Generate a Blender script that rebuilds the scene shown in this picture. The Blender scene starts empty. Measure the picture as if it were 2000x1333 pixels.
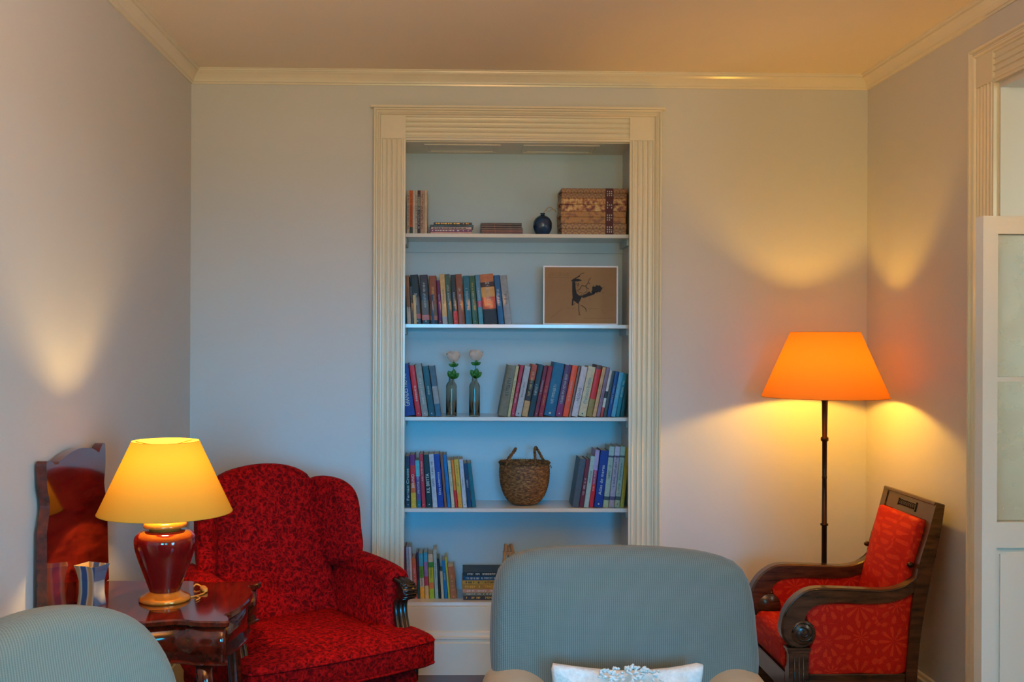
import bpy, math, random
from mathutils import Vector, Matrix
PI = math.pi
random.seed(7)
SC = bpy.context.scene
COL = SC.collection

# ---------------------------------------------------------------- camera
FPX = 2045.0
PPX, PPY = 926.9, 666.5
YAW, ROLL = math.radians(1.23), math.radians(0.25)
EYE = 1.6
cam_d = bpy.data.cameras.new('camera')
cam = bpy.data.objects.new('camera', cam_d)
COL.objects.link(cam)
cam_d.sensor_width = 36.0
cam_d.lens = FPX / 2000 * 36.0
cam_d.shift_x = (1000 - PPX) / 2000
cam_d.clip_start = 0.05
CM = Matrix.Rotation(-YAW, 4, 'Z') @ Matrix.Rotation(PI / 2, 4, 'X') @ Matrix.Rotation(ROLL, 4, 'Z')
cam.matrix_world = Matrix.Translation((0, 0, EYE)) @ CM
SC.camera = cam
CR = CM.to_3x3()


def W(px, py, Y):
    """point of the room seen at a pixel, at distance Y from the camera plane"""
    d = CR @ Vector(((px - PPX) / FPX, -(py - PPY) / FPX, -1))
    t = Y / d.y
    return Vector((d.x * t, Y, EYE + d.z * t))


# ---------------------------------------------------------------- view, world, daylight
SC.view_settings.view_transform = 'Standard'
SC.view_settings.look = 'None'
SC.view_settings.exposure = 0.0
SC.view_settings.gamma = 1.0
SC.view_settings.use_curve_mapping = False
SC.cycles.use_denoising = True
SC.cycles.max_bounces = 10
SC.cycles.sample_clamp_indirect = 6.0
wd = bpy.data.worlds.new('sky')
SC.world = wd
wd.use_nodes = True
wd.node_tree.nodes['Background'].inputs[0].default_value = (0.45, 0.65, 1.0, 1)
wd.node_tree.nodes['Background'].inputs[1].default_value = 0.6


def area(name, loc, target, sx, sy, power, color, spread=180):
    l = bpy.data.lights.new(name, 'AREA')
    l.shape = 'RECTANGLE'
    l.size, l.size_y = sx, sy
    l.energy = power
    l.color = color
    l.spread = math.radians(spread)
    o = bpy.data.objects.new(name, l)
    COL.objects.link(o)
    o.location = loc
    o.rotation_euler = (Vector(target) - Vector(loc)).to_track_quat('-Z', 'Y').to_euler()
    return o




def rgb_power(r, g, b):
    m = max(r, g, b)
    return m, (r / m, g / m, b / m)


def day(name, loc, target, sx, sy, rgb, spread):
    p, c = rgb_power(*rgb)
    return area(name, loc, target, sx, sy, p, c, spread)


# blue evening daylight: two windows behind the camera
day('window_daylight', (-0.35, -2.55, 1.5), (-0.5, 5.0, 0.35), 0.95, 1.3, (0.05, 2.7, 6.6), 32)
day('window_daylight', (1.25, -2.55, 1.5), (0.3, 5.0, 0.35), 0.95, 1.3, (0.05, 2.7, 6.6), 32)
day('wide_daylight', (-0.35, -2.55, 1.6), (-0.1, 5.0, 0.95), 0.95, 1.5, (0.3, 10, 4), 150)
day('wide_daylight', (1.25, -2.55, 1.6), (0.6, 5.0, 0.95), 0.95, 1.5, (0.3, 10, 4), 150)
day('side_fill', (1.9, 0.6, 1.2), (-1.3, 3.0, 0.6), 0.9, 1.2, (1.0, 7.5, 14), 70)  # cool fill added for the left wall, with no window behind it
day('next_room_daylight', (3.2, 1.9, 1.7), (2.2, 3.8, 1.6), 0.9, 1.6, (13, 14, 12), 150)
# added unseen uplights: cool one for bounced daylight, warm one for ceiling glow
day('ceiling_bounce_fill', (0.2, 1.75, 2.33), (0.2, 1.8, 3.0), 0.35, 0.35, (3, 18, 32), 170)
day('warm_ceiling_fill', (0.3, 0.6, 1.95), (0.3, 0.9, 3.0), 0.35, 0.35, (90, 38, 9), 170)
WARM_FLOOR = (1.0, 0.53, 0.06)
WARM_TABLE = (1.0, 0.64, 0.22)
FLOOR_BULB, TABLE_BULB = 500.0, 470.0

# ---------------------------------------------------------------- materials
MATS = {}


def srgb(r, g, b):
    def f(c):
        c /= 255.0
        return c / 12.92 if c <= 0.04045 else ((c + 0.055) / 1.055) ** 2.4
    return (f(r), f(g), f(b), 1)


def new_mat(name):
    m = bpy.data.materials.new(name)
    m.use_nodes = True
    nt = m.node_tree
    return m, nt, nt.nodes, nt.links, nt.nodes['Principled BSDF']


def noise(n, l, scale, detail=4, rough=0.5, vec=None, stretch=None):
    t = n.new('ShaderNodeTexNoise')
    t.inputs['Scale'].default_value = scale
    t.inputs['Detail'].default_value = detail
    t.inputs['Roughness'].default_value = rough
    if vec is None:
        tc = n.new('ShaderNodeTexCoord')
        vec = tc.outputs['Object']
    if stretch:
        mp = n.new('ShaderNodeMapping')
        mp.inputs['Scale'].default_value = stretch
        l.new(vec, mp.inputs['Vector'])
        vec = mp.outputs[0]
    l.new(vec, t.inputs['Vector'])
    return t


def ramp(n, l, src, stops):
    r = n.new('ShaderNodeValToRGB')
    e = r.color_ramp.elements
    while len(e) < len(stops):
        e.new(0.5)
    for i, (p, c) in enumerate(stops):
        e[i].position = p
        e[i].color = c
    l.new(src, r.inputs[0])
    return r


def bump(n, l, b, h, strength, dist=0.002):
    bp = n.new('ShaderNodeBump')
    bp.inputs['Strength'].default_value = strength
    bp.inputs['Distance'].default_value = dist
    l.new(h, bp.inputs['Height'])
    l.new(bp.outputs[0], b.inputs['Normal'])


def M(name, col=None, rough=0.5, metal=0.0, var=0.06, vscale=12, bmp=0.0, bscale=200, coat=0.0, spec=None):
    """plain procedural paint / plastic / paper"""
    if name in MATS:
        return MATS[name]
    m, nt, n, l, b = new_mat(name)
    t = noise(n, l, vscale)
    c2 = tuple(max(0, c * (1 - var)) for c in col[:3]) + (1,)
    c3 = tuple(min(1, c * (1 + var)) for c in col[:3]) + (1,)
    r = ramp(n, l, t.outputs[0], [(0.3, c2), (0.7, c3)])
    l.new(r.outputs[0], b.inputs['Base Color'])
    b.inputs['Roughness'].default_value = rough
    b.inputs['Metallic'].default_value = metal
    b.inputs['Coat Weight'].default_value = coat
    if spec is not None:
        b.inputs['Specular IOR Level'].default_value = spec
    if bmp:
        t2 = noise(n, l, bscale)
        bump(n, l, b, t2.outputs[0], bmp)
    MATS[name] = m
    return m


def C(r, g, b, rough=0.5):
    """coloured book cloth or glossy cover"""
    k = 'cover_%d_%d_%d' % (r, g, b)
    return M(k, tuple(c * .82 for c in srgb(r, g, b)[:3]) + (1,), rough, var=0.16, vscale=60, coat=0.04, spec=0.35)


def wood(name, c1, c2, rough, scale=5, stretch=(1, 8, 8), coat=0.0):
    m, nt, n, l, b = new_mat(name)
    t = noise(n, l, scale, 6, 0.6, stretch=stretch)
    r = ramp(n, l, t.outputs[0], [(0.30, c1), (0.70, c2)])
    l.new(r.outputs[0], b.inputs['Base Color'])
    b.inputs['Roughness'].default_value = rough
    b.inputs['Coat Weight'].default_value = coat
    b.inputs['Coat Roughness'].default_value = rough * 0.6
    MATS[name] = m
    return m


M('wall_paint', srgb(205, 204, 200), 0.55, var=0.015, vscale=2, bmp=0.05, bscale=90)
M('ceiling_paint', srgb(236, 222, 200), 0.7, var=0.01, vscale=2)
M('niche_paint', srgb(176, 197, 205), 0.45, var=0.015, vscale=2, bmp=0.03, bscale=60)
M('trim_paint', srgb(224, 214, 190), 0.22, var=0.02, vscale=6, bmp=0.12, bscale=25)
M('shelf_paint', srgb(214, 212, 206), 0.16, var=0.01, vscale=5)
M('door_paint', srgb(214, 212, 206), 0.4, var=0.01, vscale=5)
wood('floor_wood', srgb(60, 22, 14), srgb(95, 40, 24), 0.25, 3, (1, 10, 1))
wood('mahogany', srgb(52, 10, 6), srgb(112, 30, 14), 0.10, 6, (6, 1, 6), coat=0.6)
wood('dark_wood', srgb(26, 14, 10), srgb(60, 34, 22), 0.22, 8, (6, 6, 1), coat=0.3)
wood('walnut', srgb(42, 24, 15), srgb(92, 56, 36), 0.26, 9, (1, 6, 6), coat=0.25)
wood('pine', srgb(150, 112, 78), srgb(176, 138, 100), 0.5, 9, (6, 6, 1))
M('brass', srgb(214, 150, 60), 0.25, metal=1.0)
M('gold_glaze', srgb(222, 140, 48), 0.22, metal=0.35, coat=0.4)
M('bronze', srgb(66, 44, 34), 0.35, metal=0.8)
M('black_metal', srgb(18, 16, 18), 0.4, metal=0.6)
M('red_glaze', srgb(110, 10, 12), 0.08, var=0.10, vscale=5, coat=0.6)
M('pages', srgb(205, 196, 172), 0.8, var=0.06, vscale=150)
M('ink_dark', srgb(24, 24, 30), 0.6)
M('ink_light', srgb(196, 196, 190), 0.5)
M('ink_gold', srgb(226, 172, 60), 0.4)
M('cream_fabric', srgb(176, 166, 146), 0.9, bmp=0.4, bscale=600)
M('silver_edge', srgb(232, 230, 240), 0.35)
M('kraft_paper', srgb(150, 116, 82), 0.8, var=0.06, vscale=9)
M('drawing_ink', srgb(34, 36, 44), 0.8)
M('drawing_pencil', srgb(104, 82, 62), 0.8)
M('leaf_green', srgb(32, 110, 40), 0.5, var=0.3, vscale=80)
M('stem', srgb(40, 50, 36), 0.6)
M('petal', srgb(216, 200, 186), 0.6, var=0.08, vscale=60)
M('gourd_blue', srgb(22, 52, 86), 0.25, var=0.5, vscale=30, coat=0.3)
M('cane', srgb(170, 140, 100), 0.6)
M('maroon', srgb(74, 8, 18), 0.6, var=0.3, vscale=80)
M('cord_lamplit', srgb(230, 160, 60), 0.5)  # orange of the lamplight is put into the cord colour
M('bulb_cap', srgb(150, 150, 150), 0.3, metal=1)


def red_brocade():
    m, nt, n, l, b = new_mat('red_brocade')
    tc = n.new('ShaderNodeTexCoord')
    nz = noise(n, l, 22, 2, vec=tc.outputs['Object'])
    mx = n.new('ShaderNodeMixRGB')
    mx.blend_type = 'ADD'
    mx.inputs[0].default_value = 0.09
    l.new(tc.outputs['Object'], mx.inputs[1])
    l.new(nz.outputs['Color'], mx.inputs[2])
    v = n.new('ShaderNodeTexVoronoi')
    v.feature = 'DISTANCE_TO_EDGE'
    v.inputs['Scale'].default_value = 44
    l.new(mx.outputs[0], v.inputs['Vector'])
    r1 = ramp(n, l, v.outputs['Distance'], [(0.02, srgb(188, 14, 14)), (0.14, srgb(146, 5, 8)), (0.34, srgb(112, 1, 5))])
    r1.color_ramp.interpolation = 'LINEAR'
    nz2 = noise(n, l, 55, 3, vec=tc.outputs['Object'])
    r2 = ramp(n, l, nz2.outputs[0], [(0.40, (0.62, 0.4, 0.4, 1)), (0.62, (1.15, 1, 1, 1))])
    m2 = n.new('ShaderNodeMixRGB')
    m2.blend_type = 'MULTIPLY'
    m2.inputs[0].default_value = 1
    l.new(r1.outputs[0], m2.inputs[1])
    l.new(r2.outputs[0], m2.inputs[2])
    l.new(m2.outputs[0], b.inputs['Base Color'])
    b.inputs['Roughness'].default_value = 0.85
    b.inputs['Specular IOR Level'].default_value = 0.12
    bump(n, l, b, v.outputs['Distance'], 0.35, 0.003)
    MATS['red_brocade'] = m


def red_damask():
    m, nt, n, l, b = new_mat('red_damask')
    tc = n.new('ShaderNodeTexCoord')
    # rosettes: rings and radial leaves around the cells of a regular voronoi
    mp = n.new('ShaderNodeMapping')
    mp.inputs['Scale'].default_value = (7.5, 7.5, 7.5)
    l.new(tc.outputs['Object'], mp.inputs['Vector'])
    v = n.new('ShaderNodeTexVoronoi')
    v.inputs['Scale'].default_value = 1.0
    v.inputs['Randomness'].default_value = 0.35
    l.new(mp.outputs[0], v.inputs['Vector'])
    sub = n.new('ShaderNodeVectorMath')
    sub.operation = 'SUBTRACT'
    l.new(mp.outputs[0], sub.inputs[0])
    l.new(v.outputs['Position'], sub.inputs[1])
    sx = n.new('ShaderNodeSeparateXYZ')
    l.new(sub.outputs[0], sx.inputs[0])
    at = n.new('ShaderNodeMath')
    at.operation = 'ARCTAN2'
    l.new(sx.outputs['Z'], at.inputs[0])
    l.new(sx.outputs['X'], at.inputs[1])
    mu = n.new('ShaderNodeMath')
    mu.operation = 'MULTIPLY'
    mu.inputs[1].default_value = 9
    l.new(at.outputs[0], mu.inputs[0])
    co = n.new('ShaderNodeMath')
    co.operation = 'COSINE'
    l.new(mu.outputs[0], co.inputs[0])
    d = n.new('ShaderNodeMath')
    d.operation = 'MULTIPLY'
    d.inputs[1].default_value = 11
    l.new(v.outputs['Distance'], d.inputs[0])
    sn = n.new('ShaderNodeMath')
    sn.operation = 'SINE'
    l.new(d.outputs[0], sn.inputs[0])
    pr = n.new('ShaderNodeMath')
    pr.operation = 'MULTIPLY'
    l.new(co.outputs[0], pr.inputs[0])
    l.new(sn.outputs[0], pr.inputs[1])
    r = ramp(n, l, pr.outputs[0], [(0.10, srgb(188, 24, 6)), (0.45, srgb(208, 52, 20))])
    wv = noise(n, l, 240, 2, vec=tc.outputs['Object'])
    r2 = ramp(n, l, wv.outputs[0], [(0.35, (0.8, 0.75, 0.75, 1)), (0.65, (1.1, 1.1, 1.1, 1))])
    m2 = n.new('ShaderNodeMixRGB')
    m2.blend_type = 'MULTIPLY'
    m2.inputs[0].default_value = 1
    l.new(r.outputs[0], m2.inputs[1])
    l.new(r2.outputs[0], m2.inputs[2])
    l.new(m2.outputs[0], b.inputs['Base Color'])
    b.inputs['Roughness'].default_value = 0.65
    b.inputs['Specular IOR Level'].default_value = 0.2
    bump(n, l, b, wv.outputs[0], 0.3, 0.001)
    MATS['red_damask'] = m


def cord_fabric(name, c1, c2):
    m, nt, n, l, b = new_mat(name)
    tc = n.new('ShaderNodeTexCoord')
    w = n.new('ShaderNodeTexWave')
    w.bands_direction = 'X'
    w.inputs['Scale'].default_value = 54
    w.inputs['Distortion'].default_value = 0.4
    l.new(tc.outputs['Object'], w.inputs['Vector'])
    w2 = n.new('ShaderNodeTexWave')
    w2.bands_direction = 'Z'
    w2.inputs['Scale'].default_value = 70
    w2.inputs['Distortion'].default_value = 0.6
    l.new(tc.outputs['Object'], w2.inputs['Vector'])
    mu = n.new('ShaderNodeMath')
    mu.operation = 'MULTIPLY_ADD'
    mu.inputs[1].default_value = 0.25
    l.new(w2.outputs['Fac'], mu.inputs[0])
    l.new(w.outputs['Fac'], mu.inputs[2])
    r = ramp(n, l, mu.outputs[0], [(0.2, c1), (1.0, c2)])
    l.new(r.outputs[0], b.inputs['Base Color'])
    b.inputs['Roughness'].default_value = 0.85
    b.inputs['Sheen Weight'].default_value = 0.2
    bump(n, l, b, mu.outputs[0], 0.35, 0.0015)
    MATS[name] = m


def shade_mat(name, col, tcol):
    m, nt, n, l, b = new_mat(name)
    n.remove(b)
    tc = n.new('ShaderNodeTexCoord')
    t = noise(n, l, 120, 3, stretch=(1, 1, 5))
    r = ramp(n, l, t.outputs[0], [(0.3, tuple(c * .9 for c in tcol[:3]) + (1,)), (0.7, tcol)])
    df = n.new('ShaderNodeBsdfDiffuse')
    df.inputs[0].default_value = col
    tr = n.new('ShaderNodeBsdfTranslucent')
    l.new(r.outputs[0], tr.inputs[0])
    mx = n.new('ShaderNodeMixShader')
    mx.inputs[0].default_value = 0.42
    l.new(df.outputs[0], mx.inputs[1])
    l.new(tr.outputs[0], mx.inputs[2])
    l.new(mx.outputs[0], n['Material Output'].inputs[0])
    MATS[name] = m


def bulb_mat(name, col, strength):
    m, nt, n, l, b = new_mat(name)
    b.inputs['Base Color'].default_value = (1, 1, 1, 1)
    b.inputs['Emission Color'].default_value = tuple(col) + (1,)
    b.inputs['Emission Strength'].default_value = strength
    MATS[name] = m


def glass_mat(name, col, rough=0.02, ior=1.45, alpha=1.0):
    m, nt, n, l, b = new_mat(name)
    b.inputs['Base Color'].default_value = col
    b.inputs['Roughness'].default_value = rough
    b.inputs['Transmission Weight'].default_value = 1.0
    b.inputs['IOR'].default_value = ior
    MATS[name] = m
    return m, n, l, b


def basket_mat():
    m, nt, n, l, b = new_mat('seagrass')
    t = noise(n, l, 60, 4, 0.6, stretch=(1, 1, 2.5))
    r = ramp(n, l, t.outputs[0], [(0.30, srgb(44, 22, 8)), (0.5, srgb(118, 72, 32)), (0.72, srgb(180, 128, 70))])
    l.new(r.outputs[0], b.inputs['Base Color'])
    b.inputs['Roughness'].default_value = 0.7
    MATS['seagrass'] = m


def box_paper(name, base, motif, scale, kind):
    m, nt, n, l, b = new_mat(name)
    tc = n.new('ShaderNodeTexCoord')
    if kind == 'rings':
        v = n.new('ShaderNodeTexVoronoi')
        v.inputs['Scale'].default_value = scale
        v.inputs['Randomness'].default_value = 0.1
        l.new(tc.outputs['Object'], v.inputs['Vector'])
        s = n.new('ShaderNodeMath')
        s.operation = 'MULTIPLY'
        s.inputs[1].default_value = 16
        l.new(v.outputs['Distance'], s.inputs[0])
        sn = n.new('ShaderNodeMath')
        sn.operation = 'SINE'
        l.new(s.outputs[0], sn.inputs[0])
        r = ramp(n, l, sn.outputs[0], [(0.35, base), (0.75, motif)])
    else:
        t = noise(n, l, scale, 3, 0.6, vec=tc.outputs['Object'])
        r = ramp(n, l, t.outputs[0], [(0.40, motif), (0.50, base), (0.62, srgb(206, 168, 108) if kind == 'floral' else base)])
    l.new(r.outputs[0], b.inputs['Base Color'])
    b.inputs['Roughness'].default_value = 0.45
    MATS[name] = m


def frosted_pane():
    m, n, l, b = glass_mat('frosted_pane', (0.86, 0.93, 0.90, 1), 0.22, 1.3)
    t = noise(n, l, 9, 4)
    r = ramp(n, l, t.outputs[0], [(0.4, (0.12, 0.12, 0.12, 1)), (0.6, (0.34, 0.34, 0.34, 1))])
    l.new(r.outputs[0], b.inputs['Roughness'])


def stripe_vase():
    m, nt, n, l, b = new_mat('striped_ceramic')
    tc = n.new('ShaderNodeTexCoord')
    w = n.new('ShaderNodeTexWave')
    w.bands_direction = 'X'
    w.inputs['Scale'].default_value = 6.5
    w.inputs['Distortion'].default_value = 1.5
    w.inputs['Phase Offset'].default_value = 1.0
    l.new(tc.outputs['Object'], w.inputs['Vector'])
    r = ramp(n, l, w.outputs['Fac'], [(0.3, srgb(58, 88, 128)), (0.55, srgb(190, 186, 170)), (0.9, srgb(170, 140, 96))])
    l.new(r.outputs[0], b.inputs['Base Color'])
    b.inputs['Roughness'].default_value = 0.2
    MATS['striped_ceramic'] = m


def pillow_mat():
    m, nt, n, l, b = new_mat('white_tufted_cotton')
    tc = n.new('ShaderNodeTexCoord')
    t = noise(n, l, 45, 5, 0.7)
    r = ramp(n, l, t.outputs[0], [(0.3, srgb(198, 192, 182)), (0.7, srgb(228, 225, 220))])
    l.new(r.outputs[0], b.inputs['Base Color'])
    b.inputs['Roughness'].default_value = 0.9
    bump(n, l, b, t.outputs[0], 0.6, 0.012)
    MATS['white_tufted_cotton'] = m


red_brocade()
red_damask()
cord_fabric('slate_cord', srgb(88, 95, 88), srgb(110, 117, 108))
cord_fabric('sage_cord', srgb(108, 114, 102), srgb(128, 134, 120))
shade_mat('amber_linen', srgb(205, 146, 70), (0.34, 0.095, 0.008, 1))
shade_mat('cream_linen', srgb(215, 172, 70), (0.20, 0.095, 0.006, 1))
bulb_mat('bulb_glow_floor', WARM_FLOOR, FLOOR_BULB)
bulb_mat('bulb_glow_table', WARM_TABLE, TABLE_BULB)
glass_mat('bottle_glass', (0.66, 0.65, 0.58, 1), 0.03, 1.35)
glass_mat('clear_glass', (0.9, 0.94, 0.95, 1), 0.0, 1.45)
basket_mat()
frosted_pane()
stripe_vase()
pillow_mat()
box_paper('box_gold_rings', srgb(150, 110, 62), srgb(120, 70, 44), 34, 'rings')
box_paper('box_floral', srgb(176, 120, 60), srgb(108, 34, 26), 50, 'floral')
box_paper('box_amber', srgb(170, 116, 50), srgb(128, 78, 36), 38, 'plain')
box_paper('box_gold_rings_pale', srgb(160, 122, 72), srgb(128, 78, 50), 30, 'rings')


# ---------------------------------------------------------------- mesh building
class MB:
    def __init__(s):
        s.v, s.f, s.m, s.mi = [], [], [], 0
        s.sm = []

    def add(s, vs, fs, smooth=True):
        o = len(s.v)
        s.v += [tuple(v) for v in vs]
        for f in fs:
            s.f.append([i + o for i in f])
            s.m.append(s.mi)
            s.sm.append(smooth)
        return s

    def box(s, x0, x1, y0, y1, z0, z1, T=None):
        vs = [Vector((x, y, z)) for x in (x0, x1) for y in (y0, y1) for z in (z0, z1)]
        if T:
            vs = [T(v) for v in vs]
        return s.add(vs, [(0, 1, 3, 2), (4, 6, 7, 5), (0, 4, 5, 1), (2, 3, 7, 6), (0, 2, 6, 4), (1, 5, 7, 3)], False)

    def bbox(s, x0, x1, y0, y1, z0, z1, b=0.003, T=None):
        """box with chamfered vertical and horizontal edges"""
        o = [(x0 + b, y0), (x1 - b, y0), (x1, y0 + b), (x1, y1 - b), (x1 - b, y1), (x0 + b, y1), (x0, y1 - b), (x0, y0 + b)]
        cx, cy = (x0 + x1) / 2, (y0 + y1) / 2
        fx, fy = 1 - 2 * b / max(1e-6, x1 - x0), 1 - 2 * b / max(1e-6, y1 - y0)
        i = [(cx + (x - cx) * fx, cy + (y - cy) * fy) for x, y in o]
        L = [[Vector((x, y, z0)) for x, y in i], [Vector((x, y, z0 + b)) for x, y in o],
             [Vector((x, y, z1 - b)) for x, y in o], [Vector((x, y, z1)) for x, y in i]]
        return s.loft(L, True, T, smooth=False)

    def loft(s, L, cap=True, T=None, smooth=True, closed=True):
        n = len(L[0])
        vs = [v for r in L for v in r]
        if T:
            vs = [T(Vector(v)) for v in vs]
        fs = []
        for i in range(len(L) - 1):
            for j in range(n if closed else n - 1):
                k = (j + 1) % n
                fs.append((i * n + j, i * n + k, (i + 1) * n + k, (i + 1) * n + j))
        if cap:
            fs.append(tuple(range(n - 1, -1, -1)))
            fs.append(tuple((len(L) - 1) * n + j for j in range(n)))
        return s.add(vs, fs, smooth)

    def prism(s, pts, z0, z1, T=None, smooth=False):
        return s.loft([[Vector((x, y, z0)) for x, y in pts], [Vector((x, y, z1)) for x, y in pts]], True, T, smooth)

    def lathe(s, prof, n=32, T=None, cap=True, smooth=True, ex=1.0, ey=1.0, ripple=None):
        L = []
        for i, (r, z) in enumerate(prof):
            L.append([Vector((((r + (ripple(i, k / n * 2 * PI) if ripple else 0)) * math.cos(k / n * 2 * PI)) * ex,
                              ((r + (ripple(i, k / n * 2 * PI) if ripple else 0)) * math.sin(k / n * 2 * PI)) * ey, z)) for k in range(n)])
        return s.loft(L, cap, T, smooth)

    def tube(s, pts, r, n=8, T=None, cap=True, flat=1.0):
        pts = [Vector(p) for p in pts]
        rs = r if isinstance(r, (list, tuple)) else [r] * len(pts)
        L = []
        up = None
        for i, p in enumerate(pts):
            d = (pts[min(i + 1, len(pts) - 1)] - pts[max(i - 1, 0)]).normalized()
            if up is None:
                up = Vector((0, 0, 1)) if abs(d.z) < 0.9 else Vector((0, 1, 0))
            a = d.cross(up).normalized()
            up = a.cross(d).normalized()
            L.append([p + a * math.cos(k / n * 2 * PI) * rs[i] + up * math.sin(k / n * 2 * PI) * rs[i] * flat for k in range(n)])
        return s.loft(L, cap, T)

    def puffy(s, out, th, r, b1, b2=None, nr=4, rings=6, T=None):
        """outline (u, v) swollen into an upholstered slab of thickness th (w)"""
        if b2 is None:
            b2 = b1
        Q = [Vector((p[0], p[1])) for p in out]
        # even resampling keeps the rings clean
        per = [0.0]
        for i in range(len(Q)):
            per.append(per[-1] + (Q[(i + 1) % len(Q)] - Q[i]).length)
        n = 80 if per[-1] > .5 else 40
        P = []
        j = 0
        for k in range(n):
            t = per[-1] * k / n
            while per[j + 1] < t:
                j += 1
            f = (t - per[j]) / max(1e-9, per[j + 1] - per[j])
            P.append(Q[j].lerp(Q[(j + 1) % len(Q)], f))
        A = sum(P[i].x * P[(i + 1) % n].y - P[(i + 1) % n].x * P[i].y for i in range(n))
        if A < 0:
            P.reverse()
        N = []
        for i in range(n):
            d = (P[(i + 1) % n] - P[i - 1]).normalized()
            N.append(Vector((-d.y, d.x)))
        c = sum(P, Vector((0, 0))) / n
        for _ in range(3):
            N = [(N[i - 1] + N[i] + N[(i + 1) % n]).normalized() for i in range(n)]
        L = []

        bx_ = [p.x for p in P]
        by_ = [p.y for p in P]
        mx0, my0 = (max(bx_) + min(bx_)) / 2, (max(by_) + min(by_)) / 2
        hx0, hy0 = (max(bx_) - min(bx_)) / 2 - r, (max(by_) - min(by_)) / 2 - r

        def dome(p, sc):
            U, V_ = min(1, abs(p[0] - mx0) / hx0), min(1, abs(p[1] - my0) / hy0)
            return (1 - U ** 3) * (1 - V_ ** 3) * (1 - sc ** 8)

        def lay(off, w, sc=1.0, bb=0.0):
            q = [P[i] + N[i] * off for i in range(n)]
            g = [Vector((c.x + (p.x - c.x) * sc, c.y + (p.y - c.y) * sc, w)) for p in q]
            L.append([Vector((v.x, v.y, w + bb * dome(v, sc))) for v in g])
        for k in range(rings - 1, -1, -1):
            sc = 1 - (k / rings)
            lay(r, -th / 2, sc, -b2)
        for k in range(nr - 1, -1, -1):
            a = k / nr * PI / 2
            lay(r * (1 - math.cos(a)), -(th / 2 - r + r * math.sin(a)))
        for k in range(0, nr):
            a = k / nr * PI / 2
            lay(r * (1 - math.cos(a)), th / 2 - r + r * math.sin(a))
        for k in range(0, rings):
            sc = 1 - (k / rings)
            lay(r, th / 2, sc, b1)
        vs = [v for q in L for v in q] + [Vector((c.x, c.y, -th / 2 - b2 * dome(c, 0))), Vector((c.x, c.y, th / 2 + b1 * dome(c, 0)))]
        if T:
            vs = [T(Vector(v)) for v in vs]
        fs = []
        m = len(L)
        for i in range(m - 1):
            for k in range(n):
                q = (k + 1) % n
                fs.append((i * n + k, i * n + q, (i + 1) * n + q, (i + 1) * n + k))
        for k in range(n):
            q = (k + 1) % n
            fs.append((q, k, m * n))
            fs.append(((m - 1) * n + k, (m - 1) * n + q, m * n + 1))
        return s.add(vs, fs, True)

    def build(s, name, mats, parent=None, loc=None, subd=0):
        me = bpy.data.meshes.new(name)
        me.from_pydata(s.v, [], s.f)
        if not isinstance(mats, (list, tuple)):
            mats = [mats]
        for mt in mats:
            me.materials.append(MATS[mt] if isinstance(mt, str) else mt)
        for i, p in enumerate(me.polygons):
            p.material_index = s.m[i]
            p.use_smooth = s.sm[i]
        import bmesh
        bm = bmesh.new()
        bm.from_mesh(me)
        bmesh.ops.recalc_face_normals(bm, faces=bm.faces)
        bm.to_mesh(me)
        bm.free()
        me.update()
        o = bpy.data.objects.new(name, me)
        COL.objects.link(o)
        if parent:
            o.parent = parent
        if loc is not None:
            o.location = loc
        if subd:
            md = o.modifiers.new('smooth', 'SUBSURF')
            md.levels = md.render_levels = subd
        return o


def empty(name, label, cat, loc, rz=0, group=None):
    o = bpy.data.objects.new(name, None)
    COL.objects.link(o)
    o.empty_display_size = 0.05
    o.location = loc
    o.rotation_euler = (0, 0, rz)
    return tag(o, label, cat, group)


def tag(o, label, cat, group=None):
    o['label'] = label
    o['category'] = cat
    if group:
        o['group'] = group
    return o


def struct(o):
    o['kind'] = 'structure'
    return o


def cr(pts, n=6, closed=True):
    """Catmull-Rom through the points"""
    P = [Vector(p) for p in pts]
    out = []
    m = len(P)
    for i in range(m if closed else m - 1):
        if closed:
            a, b, c, d = P[i - 1], P[i], P[(i + 1) % m], P[(i + 2) % m]
        else:
            a, b, c, d = P[max(i - 1, 0)], P[i], P[i + 1], P[min(i + 2, m - 1)]
        for k in range(n):
            t = k / n
            out.append(0.5 * ((2 * b) + (c - a) * t + (2 * a - 5 * b + 4 * c - d) * t * t + (3 * b - 3 * c + d - a) * t ** 3))
    if not closed:
        out.append(P[-1])
    return out


# ================================================================ THE ROOM
XL = W(372, 560, 5.0).x
XR = W(1693, 620, 5.0).x
YB, YF = 5.0, -2.6
ZC = W(1000, 137, 4.95).z
TW = 0.45                       # wall thickness
NX0, NX1 = W(785, 700, YB).x, W(1235, 700, YB).x      # niche inside
OX0, OX1 = W(791, 700, YB).x, W(1227, 700, YB).x      # casing opening
NZ1 = W(1000, 277, YB).z
NY = 5.315
DZ = NZ1                        # doorway head
DY0, DY1 = 2.72, 3.787          # doorway in the right wall
CW = 0.152                      # casing width

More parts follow.
